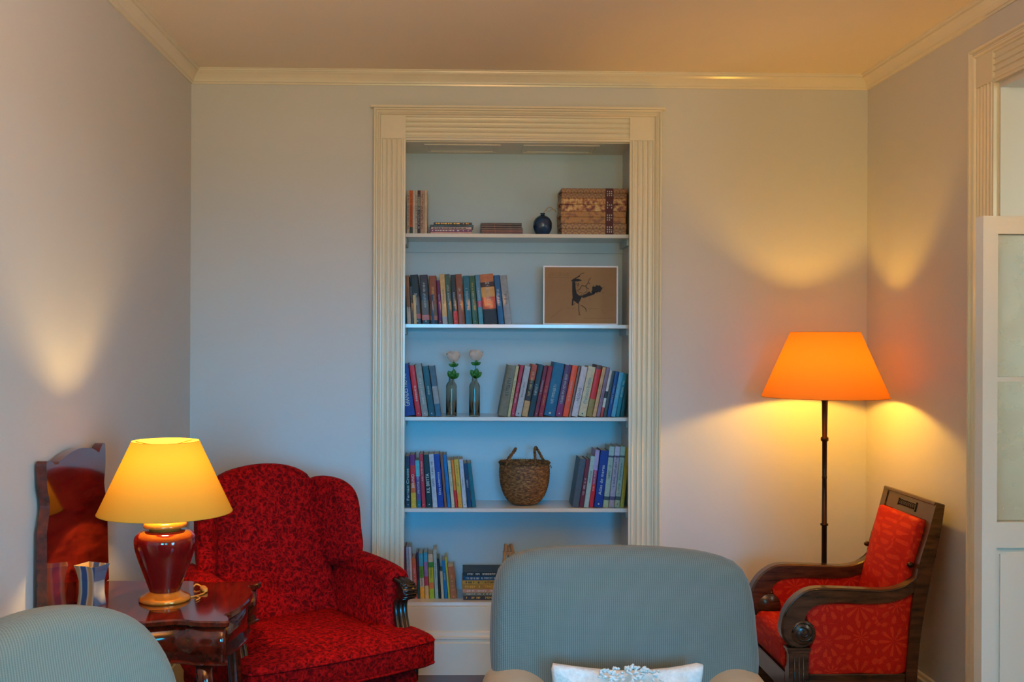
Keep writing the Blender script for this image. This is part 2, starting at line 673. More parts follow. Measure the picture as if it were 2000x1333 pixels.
b = MB().box(XL - .1, XR + 1.6, YF - .1, YB + TW, -0.06, 0)
struct(b.build('floor', 'floor_wood'))
b = MB().box(XL - .1, XR + 1.6, YF - .1, YB + TW, ZC, ZC + .06)
struct(b.build('ceiling', 'ceiling_paint'))
b = MB()
b.box(XL - .1, NX0, YB, YB + TW, 0, ZC)
b.box(NX1, XR + TW, YB, YB + TW, 0, ZC)
b.box(NX0, NX1, YB, YB + TW, NZ1 + 0.01, ZC)
struct(b.build('wall_back', 'wall_paint'))
b = MB()
b.box(NX0, NX1, NY, YB + TW, 0, NZ1 + .01)
b.box(NX0, NX1, 5.03, NY, 0, 0.02)
struct(b.build('wall_niche', 'niche_paint'))
struct(MB().box(XL - .1, XL, YF, YB, 0, ZC).build('wall_left', 'wall_paint'))
b = MB()
b.box(XR, XR + TW, DY1, YB, 0, ZC)
b.box(XR, XR + TW, YF, DY0, 0, ZC)
b.box(XR, XR + TW, DY0, DY1, DZ, ZC)
struct(b.build('wall_right', 'wall_paint'))
# the next room beyond the doorway
b = MB()
b.box(XR + 1.5, XR + 1.6, YF, YB, 0, ZC)
b.box(XR + TW, XR + 1.5, 4.6, 4.7, 0, ZC)
b.box(XR + TW, XR + 1.5, YF, YF + .1, 0, ZC)
struct(b.build('wall_next_room', 'wall_paint'))
# wall behind the camera with two windows
b = MB()
wins = [(-0.35, 0.5), (1.25, 0.5)]
b.box(XL, -0.35 - .55, YF - .1, YF, 0, ZC)
b.box(-0.35 + .55, 1.25 - .55, YF - .1, YF, 0, ZC)
b.box(1.25 + .55, XR, YF - .1, YF, 0, ZC)
for cx, _ in wins:
    b.box(cx - .55, cx + .55, YF - .1, YF, 0, 0.7)
    b.box(cx - .55, cx + .55, YF - .1, YF, 2.35, ZC)
struct(b.build('wall_front', 'wall_paint'))
for i, (cx, _) in enumerate(wins):
    e = bpy.data.objects.new('window_%d' % (i + 1), None)
    COL.objects.link(e)
    e.location = (cx, YF, 0.7)
    struct(e)
    f = MB()
    for x in (-.55, .49):
        f.box(x, x + .06, -.1, -.04, 0, 1.65)
    for z in (0, 0.8, 1.59):
        f.box(-.49, .49, -.1, -.04, z, z + .06)
    f.build('window_frame', 'door_paint', e)


# crown moulding --------------------------------------------------
CP = [(0, -.068), (.007, -.068), (.009, -.060), (.014, -.058), (.015, -.050), (.020, -.040), (.030, -.026), (.038, -.018),
      (.038, -.013), (.044, -.013), (.046, -.006), (.050, -.004), (.050, 0), (0, 0)]


def crown(name, f0, f1):
    b = MB()
    b.loft([[f0(d, z) for d, z in CP], [f1(d, z) for d, z in CP]], True, smooth=False)
    struct(b.build(name, 'trim_paint'))


crown('trim_1', lambda d, z: Vector((XL + d, YB - d, ZC + z)), lambda d, z: Vector((XR - d, YB - d, ZC + z)))
crown('trim_2', lambda d, z: Vector((XL + d, YF, ZC + z)), lambda d, z: Vector((XL + d, YB - d, ZC + z)))
crown('trim_3', lambda d, z: Vector((XR - d, YB - d, ZC + z)), lambda d, z: Vector((XR - d, YF, ZC + z)))

# fluted casings: profile across the width (0 = opening edge) and how far it stands out
FL = [(0, 0), (0, .020), (.010, .020), (.013, .024)]
x = .018
for k in range(4):
    FL += [(x, .024), (x + .003, .017), (x + .011, .015), (x + .019, .017), (x + .022, .024)]
    x += .024
FL += [(.118, .024), (.122, .032), (.128, .036), (.133, .030), (.138, .030), (.142, .040), (.149, .042), (.152, .036), (.152, 0)]


def casing_vertical(b, x_at, z0, z1):
    b.loft([[x_at(u, w, z0) for u, w in FL], [x_at(u, w, z1) for u, w in FL]], True, smooth=False)


b = MB()
casing_vertical(b, lambda u, w, z: Vector((OX0 - u, YB - w, z)), 0, NZ1 + .006)
b.box(OX0 - .118, OX0 - .0, YB - .026, YB, NZ1 + .006, NZ1 + .118)
b.loft([[Vector((OX0 - u, YB - w, NZ1 + .006)) for u, w in FL[-9:] + [(.118, 0)]], [Vector((OX0 - u, YB - w, NZ1 + u)) for u, w in FL[-9:] + [(.118, 0)]]], True, smooth=False)
struct(b.build('trim_4', 'trim_paint'))
b = MB()
casing_vertical(b, lambda u, w, z: Vector((OX1 + u, YB - w, z)), 0, NZ1 + .006)
b.box(OX1, OX1 + .118, YB - .026, YB, NZ1 + .006, NZ1 + .118)
b.loft([[Vector((OX1 + u, YB - w, NZ1 + .006)) for u, w in FL[-9:] + [(.118, 0)]], [Vector((OX1 + u, YB - w, NZ1 + u)) for u, w in FL[-9:] + [(.118, 0)]]], True, smooth=False)
struct(b.build('trim_5', 'trim_paint'))
b = MB()
FA = [p for p in FL if p[0] <= .1181] + [(.118, 0)]
FB = [(.118, 0)] + FL[-9:]
b.loft([[Vector((OX0, YB - w, NZ1 + u)) for u, w in FA], [Vector((OX1, YB - w, NZ1 + u)) for u, w in FA]], True, smooth=False)
b.loft([[Vector((OX0 - u, YB - w, NZ1 + u)) for u, w in FB], [Vector((OX1 + u, YB - w, NZ1 + u)) for u, w in FB]], True, smooth=False)
b.box(OX0 - .165, OX1 + .165, YB - .05, YB, NZ1 + .150, NZ1 + .160)
struct(b.build('trim_6', 'trim_paint'))
# doorway casing on the right wall
b = MB()
casing_vertical(b, lambda u, w, z: Vector((XR - w, DY1 + u, z)), 0, DZ + .006)
b.box(XR - .026, XR, DY1, DY1 + .118, DZ + .006, DZ + .118)
b.loft([[Vector((XR - w, DY1 + u, DZ + .006)) for u, w in FB], [Vector((XR - w, DY1 + u, DZ + u)) for u, w in FB]], True, smooth=False)
b.loft([[Vector((XR - w, DY0, DZ + u)) for u, w in FA], [Vector((XR - w, DY1, DZ + u)) for u, w in FA]], True, smooth=False)
b.loft([[Vector((XR - w, DY0 - u, DZ + u)) for u, w in FB], [Vector((XR - w, DY1 + u, DZ + u)) for u, w in FB]], True, smooth=False)
casing_vertical(b, lambda u, w, z: Vector((XR - w, DY0 - u, z)), 0, DZ + .006)
struct(b.build('trim_7', 'trim_paint'))
# reveal lining of the doorway
b = MB()
b.box(XR, XR + .03, DY1 - .012, DY1, 0, DZ)
b.box(XR + .03, XR + TW, DY1 - .004, DY1, 0, DZ)
b.box(XR, XR + TW, DY0, DY1 - .012, DZ - .02, DZ)
struct(b.build('trim_8', 'door_paint'))

# niche: soffit panel, wall cleats under the shelves, dado below
b = MB()
b.box(NX0, NX1, YB + .005, NY, NZ1 - .004, NZ1 + .009)
for x0, x1 in ((.10, .47), (.58, .95)):
    for q, h in ((0, .003), (.018, .002)):
        X0, X1, Y0, Y1 = NX0 + x0 + q, NX0 + x1 + q * -1, YB + .06 + q, NY - .05 - q
        b.box(X0, X1, Y0, Y0 + .012, NZ1 - h - .004, NZ1 - .004)
        b.box(X0, X1, Y1 - .012, Y1, NZ1 - h - .004, NZ1 - .004)
        b.box(X0, X0 + .012, Y0 + .012, Y1 - .012, NZ1 - h - .004, NZ1 - .004)
        b.box(X1 - .012, X1, Y0 + .012, Y1 - .012, NZ1 - h - .004, NZ1 - .004)
struct(b.build('trim_9', 'trim_paint'))


def skirt(b, x0, x1, y, T=None):
    P = [(0, 0), (0.018, 0), (.018, .150), (.013, .156), (.013, .166), (.017, .170), (.017, .180), (.010, .186), (.008, .200), (0, .205)]
    b.loft([[Vector((x0, y - d, z)) for d, z in P], [Vector((x1, y - d, z)) for d, z in P]], True, T, smooth=False)


b = MB()
b.box(NX0, NX1, 5.03, 5.06, 0.02, W(1000, 1177, 5.045).z - .0185)
skirt(b, NX0, NX1, 5.03)
struct(b.build('wall_niche_dado', 'trim_paint'))
b = MB()
skirt(b, XL, OX0 - .152, YB)
skirt(b, OX1 + .152, XR, YB)
struct(b.build('baseboard_back', 'trim_paint'))
b = MB()
skirt(b, YF, YB - .02, 0, lambda v: Vector((XL - v.y, v.x, v.z)))
struct(b.build('baseboard_left', 'trim_paint'))
b = MB()
skirt(b, DY1 + .152, YB - .02, 0, lambda v: Vector((XR + v.y, v.x, v.z)))
skirt(b, YF, DY0 - .152, 0, lambda v: Vector((XR + v.y, v.x, v.z)))
struct(b.build('baseboard_right', 'trim_paint'))

# door leaf standing open into the room, hinged on the near jamb
e = bpy.data.objects.new('door_1', None)
COL.objects.link(e)
DLY = 2.86
e.location = (XR - .01, DLY, 0)
struct(e)


def dl(px, py):
    p = W(px, py, DLY)
    return p.x - e.location.x, p.z


x0 = dl(1919.5, 700)[0]
x1 = -0.045
z1 = dl(1950, 422)[1]
gx0 = dl(1948.5, 700)[0]
gx1 = x1 - .07
gz1 = dl(1950, 457)[1]
r1, r0 = dl(1950, 737)[1], dl(1950, 746)[1]
gz0 = dl(1950, 1021)[1]
pz1 = dl(1950, 1071)[1]
f = MB()
f.box(x0, gx0, 0, .042, 0.01, z1)
f.box(gx1, x1, 0, .042, 0.01, z1)
f.box(gx0, gx1, 0, .042, gz1, z1)
f.box(gx0, gx1, .006, .036, r0, r1)
f.box(gx0, gx1, 0, .042, pz1, gz0)
f.box(gx0, gx1, 0, .042, 0.01, .22)
f.build('door_frame', 'door_paint', e)
f = MB()
f.box(gx0, gx1, .010, .032, .22, pz1)
f.box(gx0 + .012, gx1 - .012, .004, .012, .24, pz1 - .018)
f.build('door_panel', 'door_paint', e)
for za, zb in ((r1, gz1), (gz0, r0)):
    f = MB()
    f.box(gx0, gx1, .018, .023, za, zb)
    f.build('door_pane', 'frosted_pane', e)
for z in (.3, 1.2, 1.7):
    f = MB()
    f.lathe([(.008, z), (.008, z + .09)], 10, lambda v: v + Vector((x1 + .012, .02, 0)))
    f.box(x1 - .002, x1 + .012, .012, .03, z + .01, z + .08)
    f.build('door_hinge', 'brass', e)

# ================================================================ NICHE SHELVES
SY = 5.045
SH = [W(1000, 457, SY).z, W(1000, 634, SY).z, W(1000, 815.5, SY).z, W(1000, 994, SY).z, W(1000, 1177, SY).z]
SN = ['topmost white shelf board in the niche, under the patterned boxes', 'second white shelf board from the top, under the framed drawing',
      'third white shelf board in the niche, under the two glass bottles', 'white shelf board in the niche that carries the woven basket',
      'lowest white shelf board in the niche, with children\'s books on it']
for i, z in enumerate(SH):
    b = MB()
    b.bbox(NX0, NX1, SY, NY - .001, z - .018, z, .0012)
    o = b.build('shelf_board', 'shelf_paint')
    tag(o, SN[i], 'shelf', 'white boards fitted across the niche')
    b = MB()
    b.box(NX0, NX1, NY - .016, NY - .001, z - .070, z - .018)
    b.build('wall_cleat', 'niche_paint', o)
    if i < 4:
        MB().box(NX0, NX0 + .016, SY + .03, NY - .017, z - .050, z - .018).build('side_cleat', 'niche_paint', o)
        MB().box(NX1 - .016, NX1, SY + .03, NY - .017, z - .050, z - .018).build('side_cleat', 'niche_paint', o)
# small dark catch under the lowest board
b = MB()
p = W(862, 1186, SY + .02)
b.lathe([(.004, -.014), (.012, -.010), (.014, -.004), (.014, 0)], 14, lambda v: v + Vector((p.x, SY + .022, SH[4] - .018)))
tag(b.build('shelf_catch', 'black_metal'), 'small dark catch under the lowest niche shelf', 'catch')
PYB = 5.075      # plane of the book spines
K = FPX / PYB


def lettering(parent, t, H, off, mat, seed, lo=.18, hi=.86, wid=.42, glyphs=None, y=-.0006):
    """a row of small raised letter strokes running up the spine"""
    rnd = random.Random(seed)
    b = MB()
    z = H * lo
    h = t * wid
    while z < H * hi:
        g = rnd.uniform(.45, .9) * max(.004, min(h, .007))
        if rnd.random() < .18:
            z += g
            continue
        s = g * .22
        b.box(off - h / 2, off + h / 2, y, y + .0008, z, z + s)
        if rnd.random() < .6:
            b.box(off - h / 2, off - h / 2 + h * .22, y, y + .0008, z, z + g * .7)
        if rnd.random() < .5:
            b.box(off - h * .1, off + h * .12, y, y + .0008, z, z + g * .6)
        if rnd.random() < .5:
            b.box(off + h / 2 - h * .2, off + h / 2, y, y + .0008, z, z + g * .7)
        z += g
    if b.v:
        b.build('lettering', mat, parent)


def spine_text(parent, txt, h, width, x, zc, mat, y=-.0006, flip=1, horizontal=False):
    cu = bpy.data.curves.new('lettering', 'FONT')
    cu.body = txt
    cu.size = 1
    cu.extrude = .0
    cu.align_x = 'CENTER'
    cu.align_y = 'CENTER'
    tmp = bpy.data.objects.new('lettering', cu)
    COL.objects.link(tmp)
    bpy.context.view_layer.update()
    me = bpy.data.meshes.new_from_object(tmp.evaluated_get(bpy.context.evaluated_depsgraph_get()))
    xs = [v.co.x for v in me.vertices]
    ys = [v.co.y for v in me.vertices]
    w0, h0 = max(xs) - min(xs), max(ys) - min(ys)
    cx, cy = (max(xs) + min(xs)) / 2, (max(ys) + min(ys)) / 2
    for v in me.vertices:
        u = (v.co.x - cx) / w0 * width
        w = (v.co.y - cy) / h0 * h
        if horizontal:
            v.co = Vector((x + u, y, zc + w))
        else:
            v.co = Vector((x - w * flip, y, zc + u * flip))
    me.materials.append(MATS[mat])
    bpy.data.objects.remove(tmp)
    o = bpy.data.objects.new('lettering', me)
    COL.objects.link(o)
    o.parent = parent
    return o


def book_parts(root, t, H, D, bands, x0=0.0, round_=.0015):
    """cover as a spine plus two boards, colour bands bottom to top, and a page block"""
    bt = min(.0022, t * .16)
    a, c = x0, x0 + t
    U = [(a, D), (a, round_), (a + t * .12, .0003), (a + t * .5, 0), (c - t * .12, .0003), (c, round_), (c, D),
         (c - bt, D), (c - bt, .003), (a + bt, .003), (a + bt, D)]
    b = MB()
    mats = []
    z = 0
    for frac, col in bands:
        if col not in mats:
            mats.append(col)
        b.mi = mats.index(col)
        b.prism(U, z, z + frac * H)
        z += frac * H
    b.build('cover', mats, root)
    b = MB()
    b.box(a + bt + .0001, c - bt - .0001, .0035, D - .003, .002, H - .003)
    b.build('page_block', 'pages', root)


def row(shelf_z, books, lean, where, rowname, group, depth=.15, ybase=PYB, ink=True):
    """books: (bottom-left px, bottom-right px, top-left px, top py, colour name, bands, ink, text)"""
    n = len(books)
    last = None
    for i, bk in enumerate(books):
        bl, br, tl, ty, cname, bands, inkm, txt = bk[:8]
        yy = ybase + (bk[8] if len(bk) > 8 else 0)
        ps = 666.5 + (EYE - shelf_z) * FPX / yy
        A, B, Tt = W(bl, ps, yy), W(br, ps, yy), W(tl, ty, yy)
        hz = Tt.z - shelf_z
        th = math.atan2(Tt.x - A.x, hz)
        wx = B.x - A.x
        t = max(.004, wx * math.cos(th) * .96)
        H = (hz - t * abs(math.sin(th)) * .3) / math.cos(th)
        if lean == 'L' and last and len(bk) < 9:
            xt, zt_ = last
            lim = math.atan2(A.x - xt - .0004, zt_)
            if lim < -th:
                th = -max(0.0, lim)
        if lean == 'L':
            last = (A.x + t * math.cos(th) - H * math.sin(-th), H * math.cos(th) + t * math.sin(-th))
        if i > 0:
            lab = '%s book on the %s, right of the %s one' % (cname, where, books[i - 1][4])
        else:
            lab = '%s book, first from the left %s on the %s' % (cname, rowname, where)
        e = empty('book', lab, 'book', (0, 0, 0), 0, group)
        if lean == 'L' and th <= 0:
            e.location = (A.x + .0003, yy, shelf_z)
            x0 = 0
        else:
            e.location = (B.x - .0003, yy, shelf_z)
            x0 = -t
        e.rotation_euler = (0, th, 0)
        bs = []
        for fr, c in bands:
            bs.append((fr, C(*c)))
        D = depth * random.uniform(.92, 1.06)
        book_parts(e, t, H, min(D, NY - yy - .03), bs, x0)
        if inkm:
            if txt:
                spine_text(e, txt[0], min(t * txt[1], .03), H * txt[2], x0 + t * .5, H * txt[3], inkm, flip=1)
            else:
                lettering(e, t, H, x0 + t * .5, inkm, i * 13 + int(shelf_z * 100), lo=random.uniform(.22, .5), hi=random.uniform(.6, .88), wid=random.uniform(.22, .40))
        if t > .012 and inkm and random.random() < .45:
            m = MB()
            m.lathe([(t * .10, 0), (t * .10, .0006)], 12, lambda v: Vector((x0 + t * .5 + v.x, -.0006 + v.z, H * .055 + v.y)))
            m.build('emblem', inkm, e)


def S(*c):
    return [(1.0, c)]


# --- second shelf, one row leaning left
row(SH[1], [
    (795.5, 803, 791.5, 538.6, 'tan', [(.35, (196, 180, 165)), (.65, (150, 98, 62))], 'ink_dark', None),
    (803.5, 808, 800.0, 560, 'grey', S(92, 88, 90), None, None, .012),
    (808.5, 824, 800.8, 537, 'navy-topped brown', [(.1, (24, 28, 44)), (.1, (180, 80, 70)), (.35, (92, 66, 44)), (.45, (16, 36, 56))], 'ink_light', None, .012),
    (824.5, 840.5, 819.0, 537, 'charcoal violet', [(.08, (24, 28, 44)), (.1, (190, 110, 100)), (.3, (96, 74, 56)), (.52, (50, 46, 66))], 'ink_light', None, .012),
    (841, 856, 837.2, 539, 'burnt orange', [(.08, (20, 46, 60)), (.09, (196, 116, 90)), (.25, (128, 84, 52)), (.58, (150, 68, 34))], 'ink_gold', None, .012),
    (857, 863.8, 850.5, 548, 'purple', S(96, 12, 96), 'ink_light', None),
    (864.5, 874.8, 856.8, 536, 'cream', [(.15, (170, 170, 178)), (.85, (214, 174, 116))], 'ink_dark', ('ROMANCE', .3, .28, .55)),
    (875.4, 885.5, 868, 536, 'moss grey', S(66, 90, 80), 'ink_light', None),
    (886.2, 895.6, 879.5, 537, 'navy and scarlet', [(.26, (212, 34, 22)), (.74, (20, 32, 46))], 'ink_light', None),
    (896.2, 909, 889, 536, 'rust', S(144, 72, 40), 'ink_light', None),
    (909.8, 922.5, 903.6, 539, 'teal', S(22, 104, 130), 'ink_light', None),
    (923.3, 934.5, 916, 539, 'olive green', S(50, 92, 62), 'ink_gold', None),
    (935.3, 944.8, 927.6, 537, 'silver blue', [(.35, (70, 140, 160)), (.12, (190, 50, 90)), (.53, (84, 134, 168))], 'ink_light', None),
    (945.6, 973, 936.5, 536, 'wide flame-patterned', [(.30, (18, 34, 52)), (.24, (206, 84, 54)), (.20, (220, 160, 82)), (.10, (70, 26, 24)), (.16, (196, 112, 62))], 'ink_light', None),
    (973.8, 985.4, 964.0, 538, 'cobalt blue', S(20, 88, 146), 'ink_light', None),
    (986.2, 1000.5, 975.8, 538, 'pale grey', S(150, 152, 158), 'ink_dark', None)],
    'L', 'second shelf', 'in the only row', 'books leaning left on the second shelf')
# two slim booklets in front of them
for bl, br, ty, col, nm in ((808.6, 814.2, 577, (206, 186, 140), 'slim cream booklet standing in front of the navy-topped brown book'),
                            (843.6, 848.4, 576, (26, 62, 100), 'slim dark blue booklet standing in front of the burnt orange book')):
    A, B, Tt = W(bl, 667, PYB + .004), W(br, 667, PYB + .004), W(bl, ty, PYB + .004)
    e = empty('booklet', nm, 'book', (A.x, PYB - .008, SH[1]), 0)
    e.rotation_euler = (0, math.radians(-3), 0)
    book_parts(e, B.x - A.x, Tt.z - SH[1], .0178, [(1, C(*col))], 0, .0006)
# --- third shelf
row(SH[2], [
    (786, 811.8, 772.2, 712, 'broad royal blue', S(20, 58, 152), 'ink_light', ('GRANDES TRUTAS', .42, .62, .50)),
    (812.6, 823.6, 798.4, 714.5, 'bright red', S(208, 18, 40), 'ink_light', ('histoire', .35, .3, .45)),
    (824.4, 837.2, 810.0, 712, 'silver grey', S(140, 148, 148), 'ink_light', None),
    (838, 850.4, 824.4, 716, 'dark teal', S(16, 84, 106), 'ink_light', None),
    (851, 862, 838.2, 716, 'blue-grey', [(.25, (44, 104, 138)), (.35, (150, 158, 164)), (.40, (70, 100, 124))], None, None)],
    'L', 'third shelf', 'beside the casing', 'books leaning left beside the bottles')
row(SH[2], [
    (972, 990, 991, 715, 'broad taupe', S(120, 112, 88), 'ink_dark', None),
    (990.6, 996.6, 1008, 716, 'pale yellow', S(196, 186, 130), 'ink_dark', None),
    (997.2, 1004.8, 1016, 714, 'raspberry', S(176, 30, 62), 'ink_light', None),
    (1005.4, 1017.6, 1024.6, 716, 'dove grey', S(178, 182, 190), 'ink_dark', None),
    (1018.2, 1030.0, 1038.6, 713, 'black and orange', [(.3, (196, 158, 104)), (.4, (42, 34, 34)), (.3, (170, 70, 40))], 'ink_gold', None),
    (1030.6, 1042.0, 1050.8, 713, 'dark slate', S(18, 54, 70), 'ink_light', None),
    (1042.6, 1050.2, 1062.4, 716, 'plum', S(112, 32, 66), 'ink_light', None),
    (1050.8, 1060.4, 1070.6, 716, 'crimson', S(150, 12, 44), 'ink_gold', None),
    (1061, 1083.4, 1081, 710, 'broad ocean blue', S(10, 92, 138), 'ink_light', None),
    (1084, 1097.6, 1103.4, 714, 'violet', [(.25, (130, 30, 100)), (.75, (84, 42, 98))], 'ink_light', None),
    (1098.2, 1109.8, 1117.6, 715, 'bright orange', S(232, 80, 22), 'ink_light', None),
    (1110.4, 1114.6, 1129.8, 717, 'mauve grey', S(140, 112, 112), None, None),
    (1115.2, 1127.8, 1135.6, 717, 'white and violet', S(196, 198, 210), 'ink_dark', ('HUGVAS', .5, .26, .44)),
    (1128.4, 1143.6, 1148.6, 717, 'ivory and teal', S(204, 196, 164), 'ink_teal', ('Preciosos Insetos', .5, .52, .52)),
    (1144.2, 1155.8, 1164.6, 714, 'red and gold', [(.34, (150, 130, 66)), (.58, (206, 16, 14)), (.08, (96, 46, 28))], None, None),
    (1156.4, 1163.6, 1177, 718, 'apricot', S(206, 164, 116), 'ink_dark', None),
    (1164.2, 1171.4, 1184.6, 718, 'lilac', S(136, 112, 140), 'ink_dark', None),
    (1172, 1177.4, 1191, 724, 'black and white', [(.2, (180, 60, 60)), (.2, (214, 214, 214)), (.15, (40, 40, 48)), (.45, (206, 206, 206))], None, None),
    (1178, 1184.4, 1195.4, 725, 'charcoal', S(66, 70, 76), None, None),
    (1185, 1192.4, 1201.6, 727, 'sapphire blue', S(14, 74, 156), 'ink_light', None),
    (1193, 1201.6, 1209.6, 728, 'sky blue', S(90, 176, 214), 'ink_light', None),
    (1202.2, 1209.8, 1217.4, 730, 'turquoise', S(20, 128, 150), 'ink_light', None),
    (1210.4, 1218.0, 1224.6, 731, 'deep green', S(10, 66, 70), None, None)],
    'R', 'third shelf', 'in the right-hand row', 'books leaning right on the third shelf') if M('ink_teal', srgb(16, 110, 134), .5) else 0
# --- fourth shelf
row(SH[3], [
    (792.4, 802.0, 790.6, 892, 'dark green', [(.3, (20, 40, 66)), (.5, (26, 66, 70)), (.2, (52, 44, 70))], 'ink_light', ('Fernao Cruzes', .5, .62, .45)),
    (803, 813.4, 799.4, 889, 'rainbow', [(.28, (222, 176, 30)), (.18, (226, 100, 20)), (.34, (206, 22, 34)), (.2, (120, 32, 110))], 'ink_light', ('BRUNO', .5, .26, .5)),
    (814.4, 823, 808.8, 900, 'violet and aqua', [(.16, (24, 110, 136)), (.5, (100, 72, 136)), (.34, (84, 180, 190))], 'ink_light', None),
    (824, 832, 815.4, 888, 'coral red', S(186, 42, 60), 'ink_light', None),
    (833, 844.6, 821.4, 889, 'black-green', S(10, 44, 52), 'ink_light', ('KIL BRITTA', .55, .36, .46)),
    (845.4, 855.0, 835.4, 888, 'white striped', S(188, 194, 206), 'ink_dark', None),
    (855.8, 867.4, 845.6, 888, 'royal blue', S(14, 58, 158), 'ink_light', ('Dos cadernos', .38, .42, .45)),
    (868.2, 873.2, 859.6, 889, 'brown', S(132, 84, 72), None, None),
    (874, 880.8, 865, 889, 'azure', S(20, 116, 186), None, None),
    (882, 888.4, 873.6, 899.8, 'buff', S(206, 200, 168), 'ink_dark', None),
    (889, 894.4, 880.6, 899, 'orange and red', [(.36, (212, 14, 22)), (.64, (232, 128, 20))], None, None),
    (895, 903.6, 886.4, 898, 'yellow', [(.3, (236, 160, 30)), (.7, (226, 184, 50))], 'ink_dark', None),
    (904.2, 912, 896.4, 898, 'white', S(192, 198, 212), 'ink_dark', None),
    (914, 921.6, 904.4, 906, 'navy', S(18, 52, 96), 'ink_light', None),
    (922.6, 930.6, 908.8, 906, 'sea green', S(16, 104, 122), None, None)],
    'L', 'basket shelf', 'beside the casing', 'books left of the woven basket')
row(SH[3], [
    (1117, 1130, 1132, 897, 'slate grey', S(74, 86, 100), None, None),
    (1130.6, 1139.4, 1144.8, 898, 'burgundy', S(110, 16, 44), 'ink_light', None),
    (1140, 1149.4, 1153.8, 892, 'pale mint', S(170, 194, 188), 'ink_dark', None),
    (1150, 1158.8, 1163, 880, 'red and lilac', [(.4, (206, 18, 36)), (.25, (160, 50, 100)), (.35, (176, 160, 206))], 'ink_light', None),
    (1159.4, 1176.6, 1173, 881, 'cobalt', S(12, 48, 146), 'ink_light', ('Atlas de mares', .35, .52, .48)),
    (1177.2, 1187.8, 1190.4, 873, 'banded mint', [(.12, (176, 184, 140)), (.06, (60, 80, 96)), (.64, (164, 184, 172)), (.03, (60, 80, 96)), (.15, (170, 200, 196))], 'ink_dark', None),
    (1188.4, 1199.2, 1201.4, 873, 'banded lilac', [(.12, (172, 152, 162)), (.06, (90, 80, 120)), (.64, (176, 166, 184)), (.03, (90, 80, 120)), (.15, (190, 190, 214))], 'ink_dark', None),
    (1199.8, 1210.2, 1212.4, 873, 'banded sage', [(.12, (160, 172, 140)), (.06, (60, 80, 80)), (.64, (150, 170, 156)), (.03, (60, 80, 80)), (.15, (160, 186, 170))], 'ink_dark', None),
    (1210.8, 1218.4, 1223.0, 875, 'mustard', S(170, 150, 30), None, None)],
    'R', 'basket shelf', 'in the right-hand row', 'books right of the woven basket')
# --- lowest shelf (books stand back from the edge)
row(SH[4], [
    (787, 795.6, 783.8, 1068, 'scarlet', [(.55, (206, 20, 30)), (.45, (90, 30, 60))], None, None),
    (796.2, 801.4, 792.6, 1069, 'white and blue', S(150, 166, 200), None, None),
    (802, 807.0, 797.8, 1069, 'ice white', S(196, 204, 224), None, None),
    (808, 816, 803.2, 1091, 'salmon pink', [(.85, (206, 100, 100)), (.15, (200, 110, 70))], 'ink_light', None),
    (816.6, 820.4, 812.6, 1080, 'dark purple', [(.4, (30, 90, 100)), (.6, (66, 40, 90))], None, None),
    (821, 829.8, 817.2, 1082, 'meadow-patterned', [(.26, (240, 176, 60)), (.2, (200, 190, 180)), (.26, (96, 160, 40)), (.28, (70, 170, 210))], 'ink_dark', None),
    (830.4, 838.2, 826.8, 1080, 'pink and lavender', [(.28, (226, 190, 130)), (.2, (196, 60, 90)), (.32, (150, 120, 190)), (.2, (60, 170, 214))], None, None),
    (838.8, 848.6, 835.6, 1083, 'lime', [(.22, (170, 200, 40)), (.14, (226, 130, 60)), (.34, (176, 190, 40)), (.12, (60, 140, 50)), (.18, (200, 190, 170))], 'ink_dark', None),
    (849.6, 856.4, 845.6, 1074, 'pale aqua', S(160, 190, 190), 'ink_dark', None),
    (857.4, 861.4, 852, 1092, 'black', S(30, 26, 24), None, None),
    (862.2, 867.6, 855.6, 1117, 'small cream', S(196, 190, 160), None, None),
    (868.4, 875, 859.6, 1096, 'bright blue', S(20, 120, 180), 'ink_light', None),
    (875.6, 879.4, 866.4, 1090, 'yellow-green', S(190, 190, 60), None, None),
    (880, 893, 872.6, 1108, 'brown picture', S(176, 104, 56), 'ink_gold', None)],
    'L', 'lowest shelf', 'behind the chair arm', 'children\'s books on the lowest shelf', depth=.12, ybase=5.115)

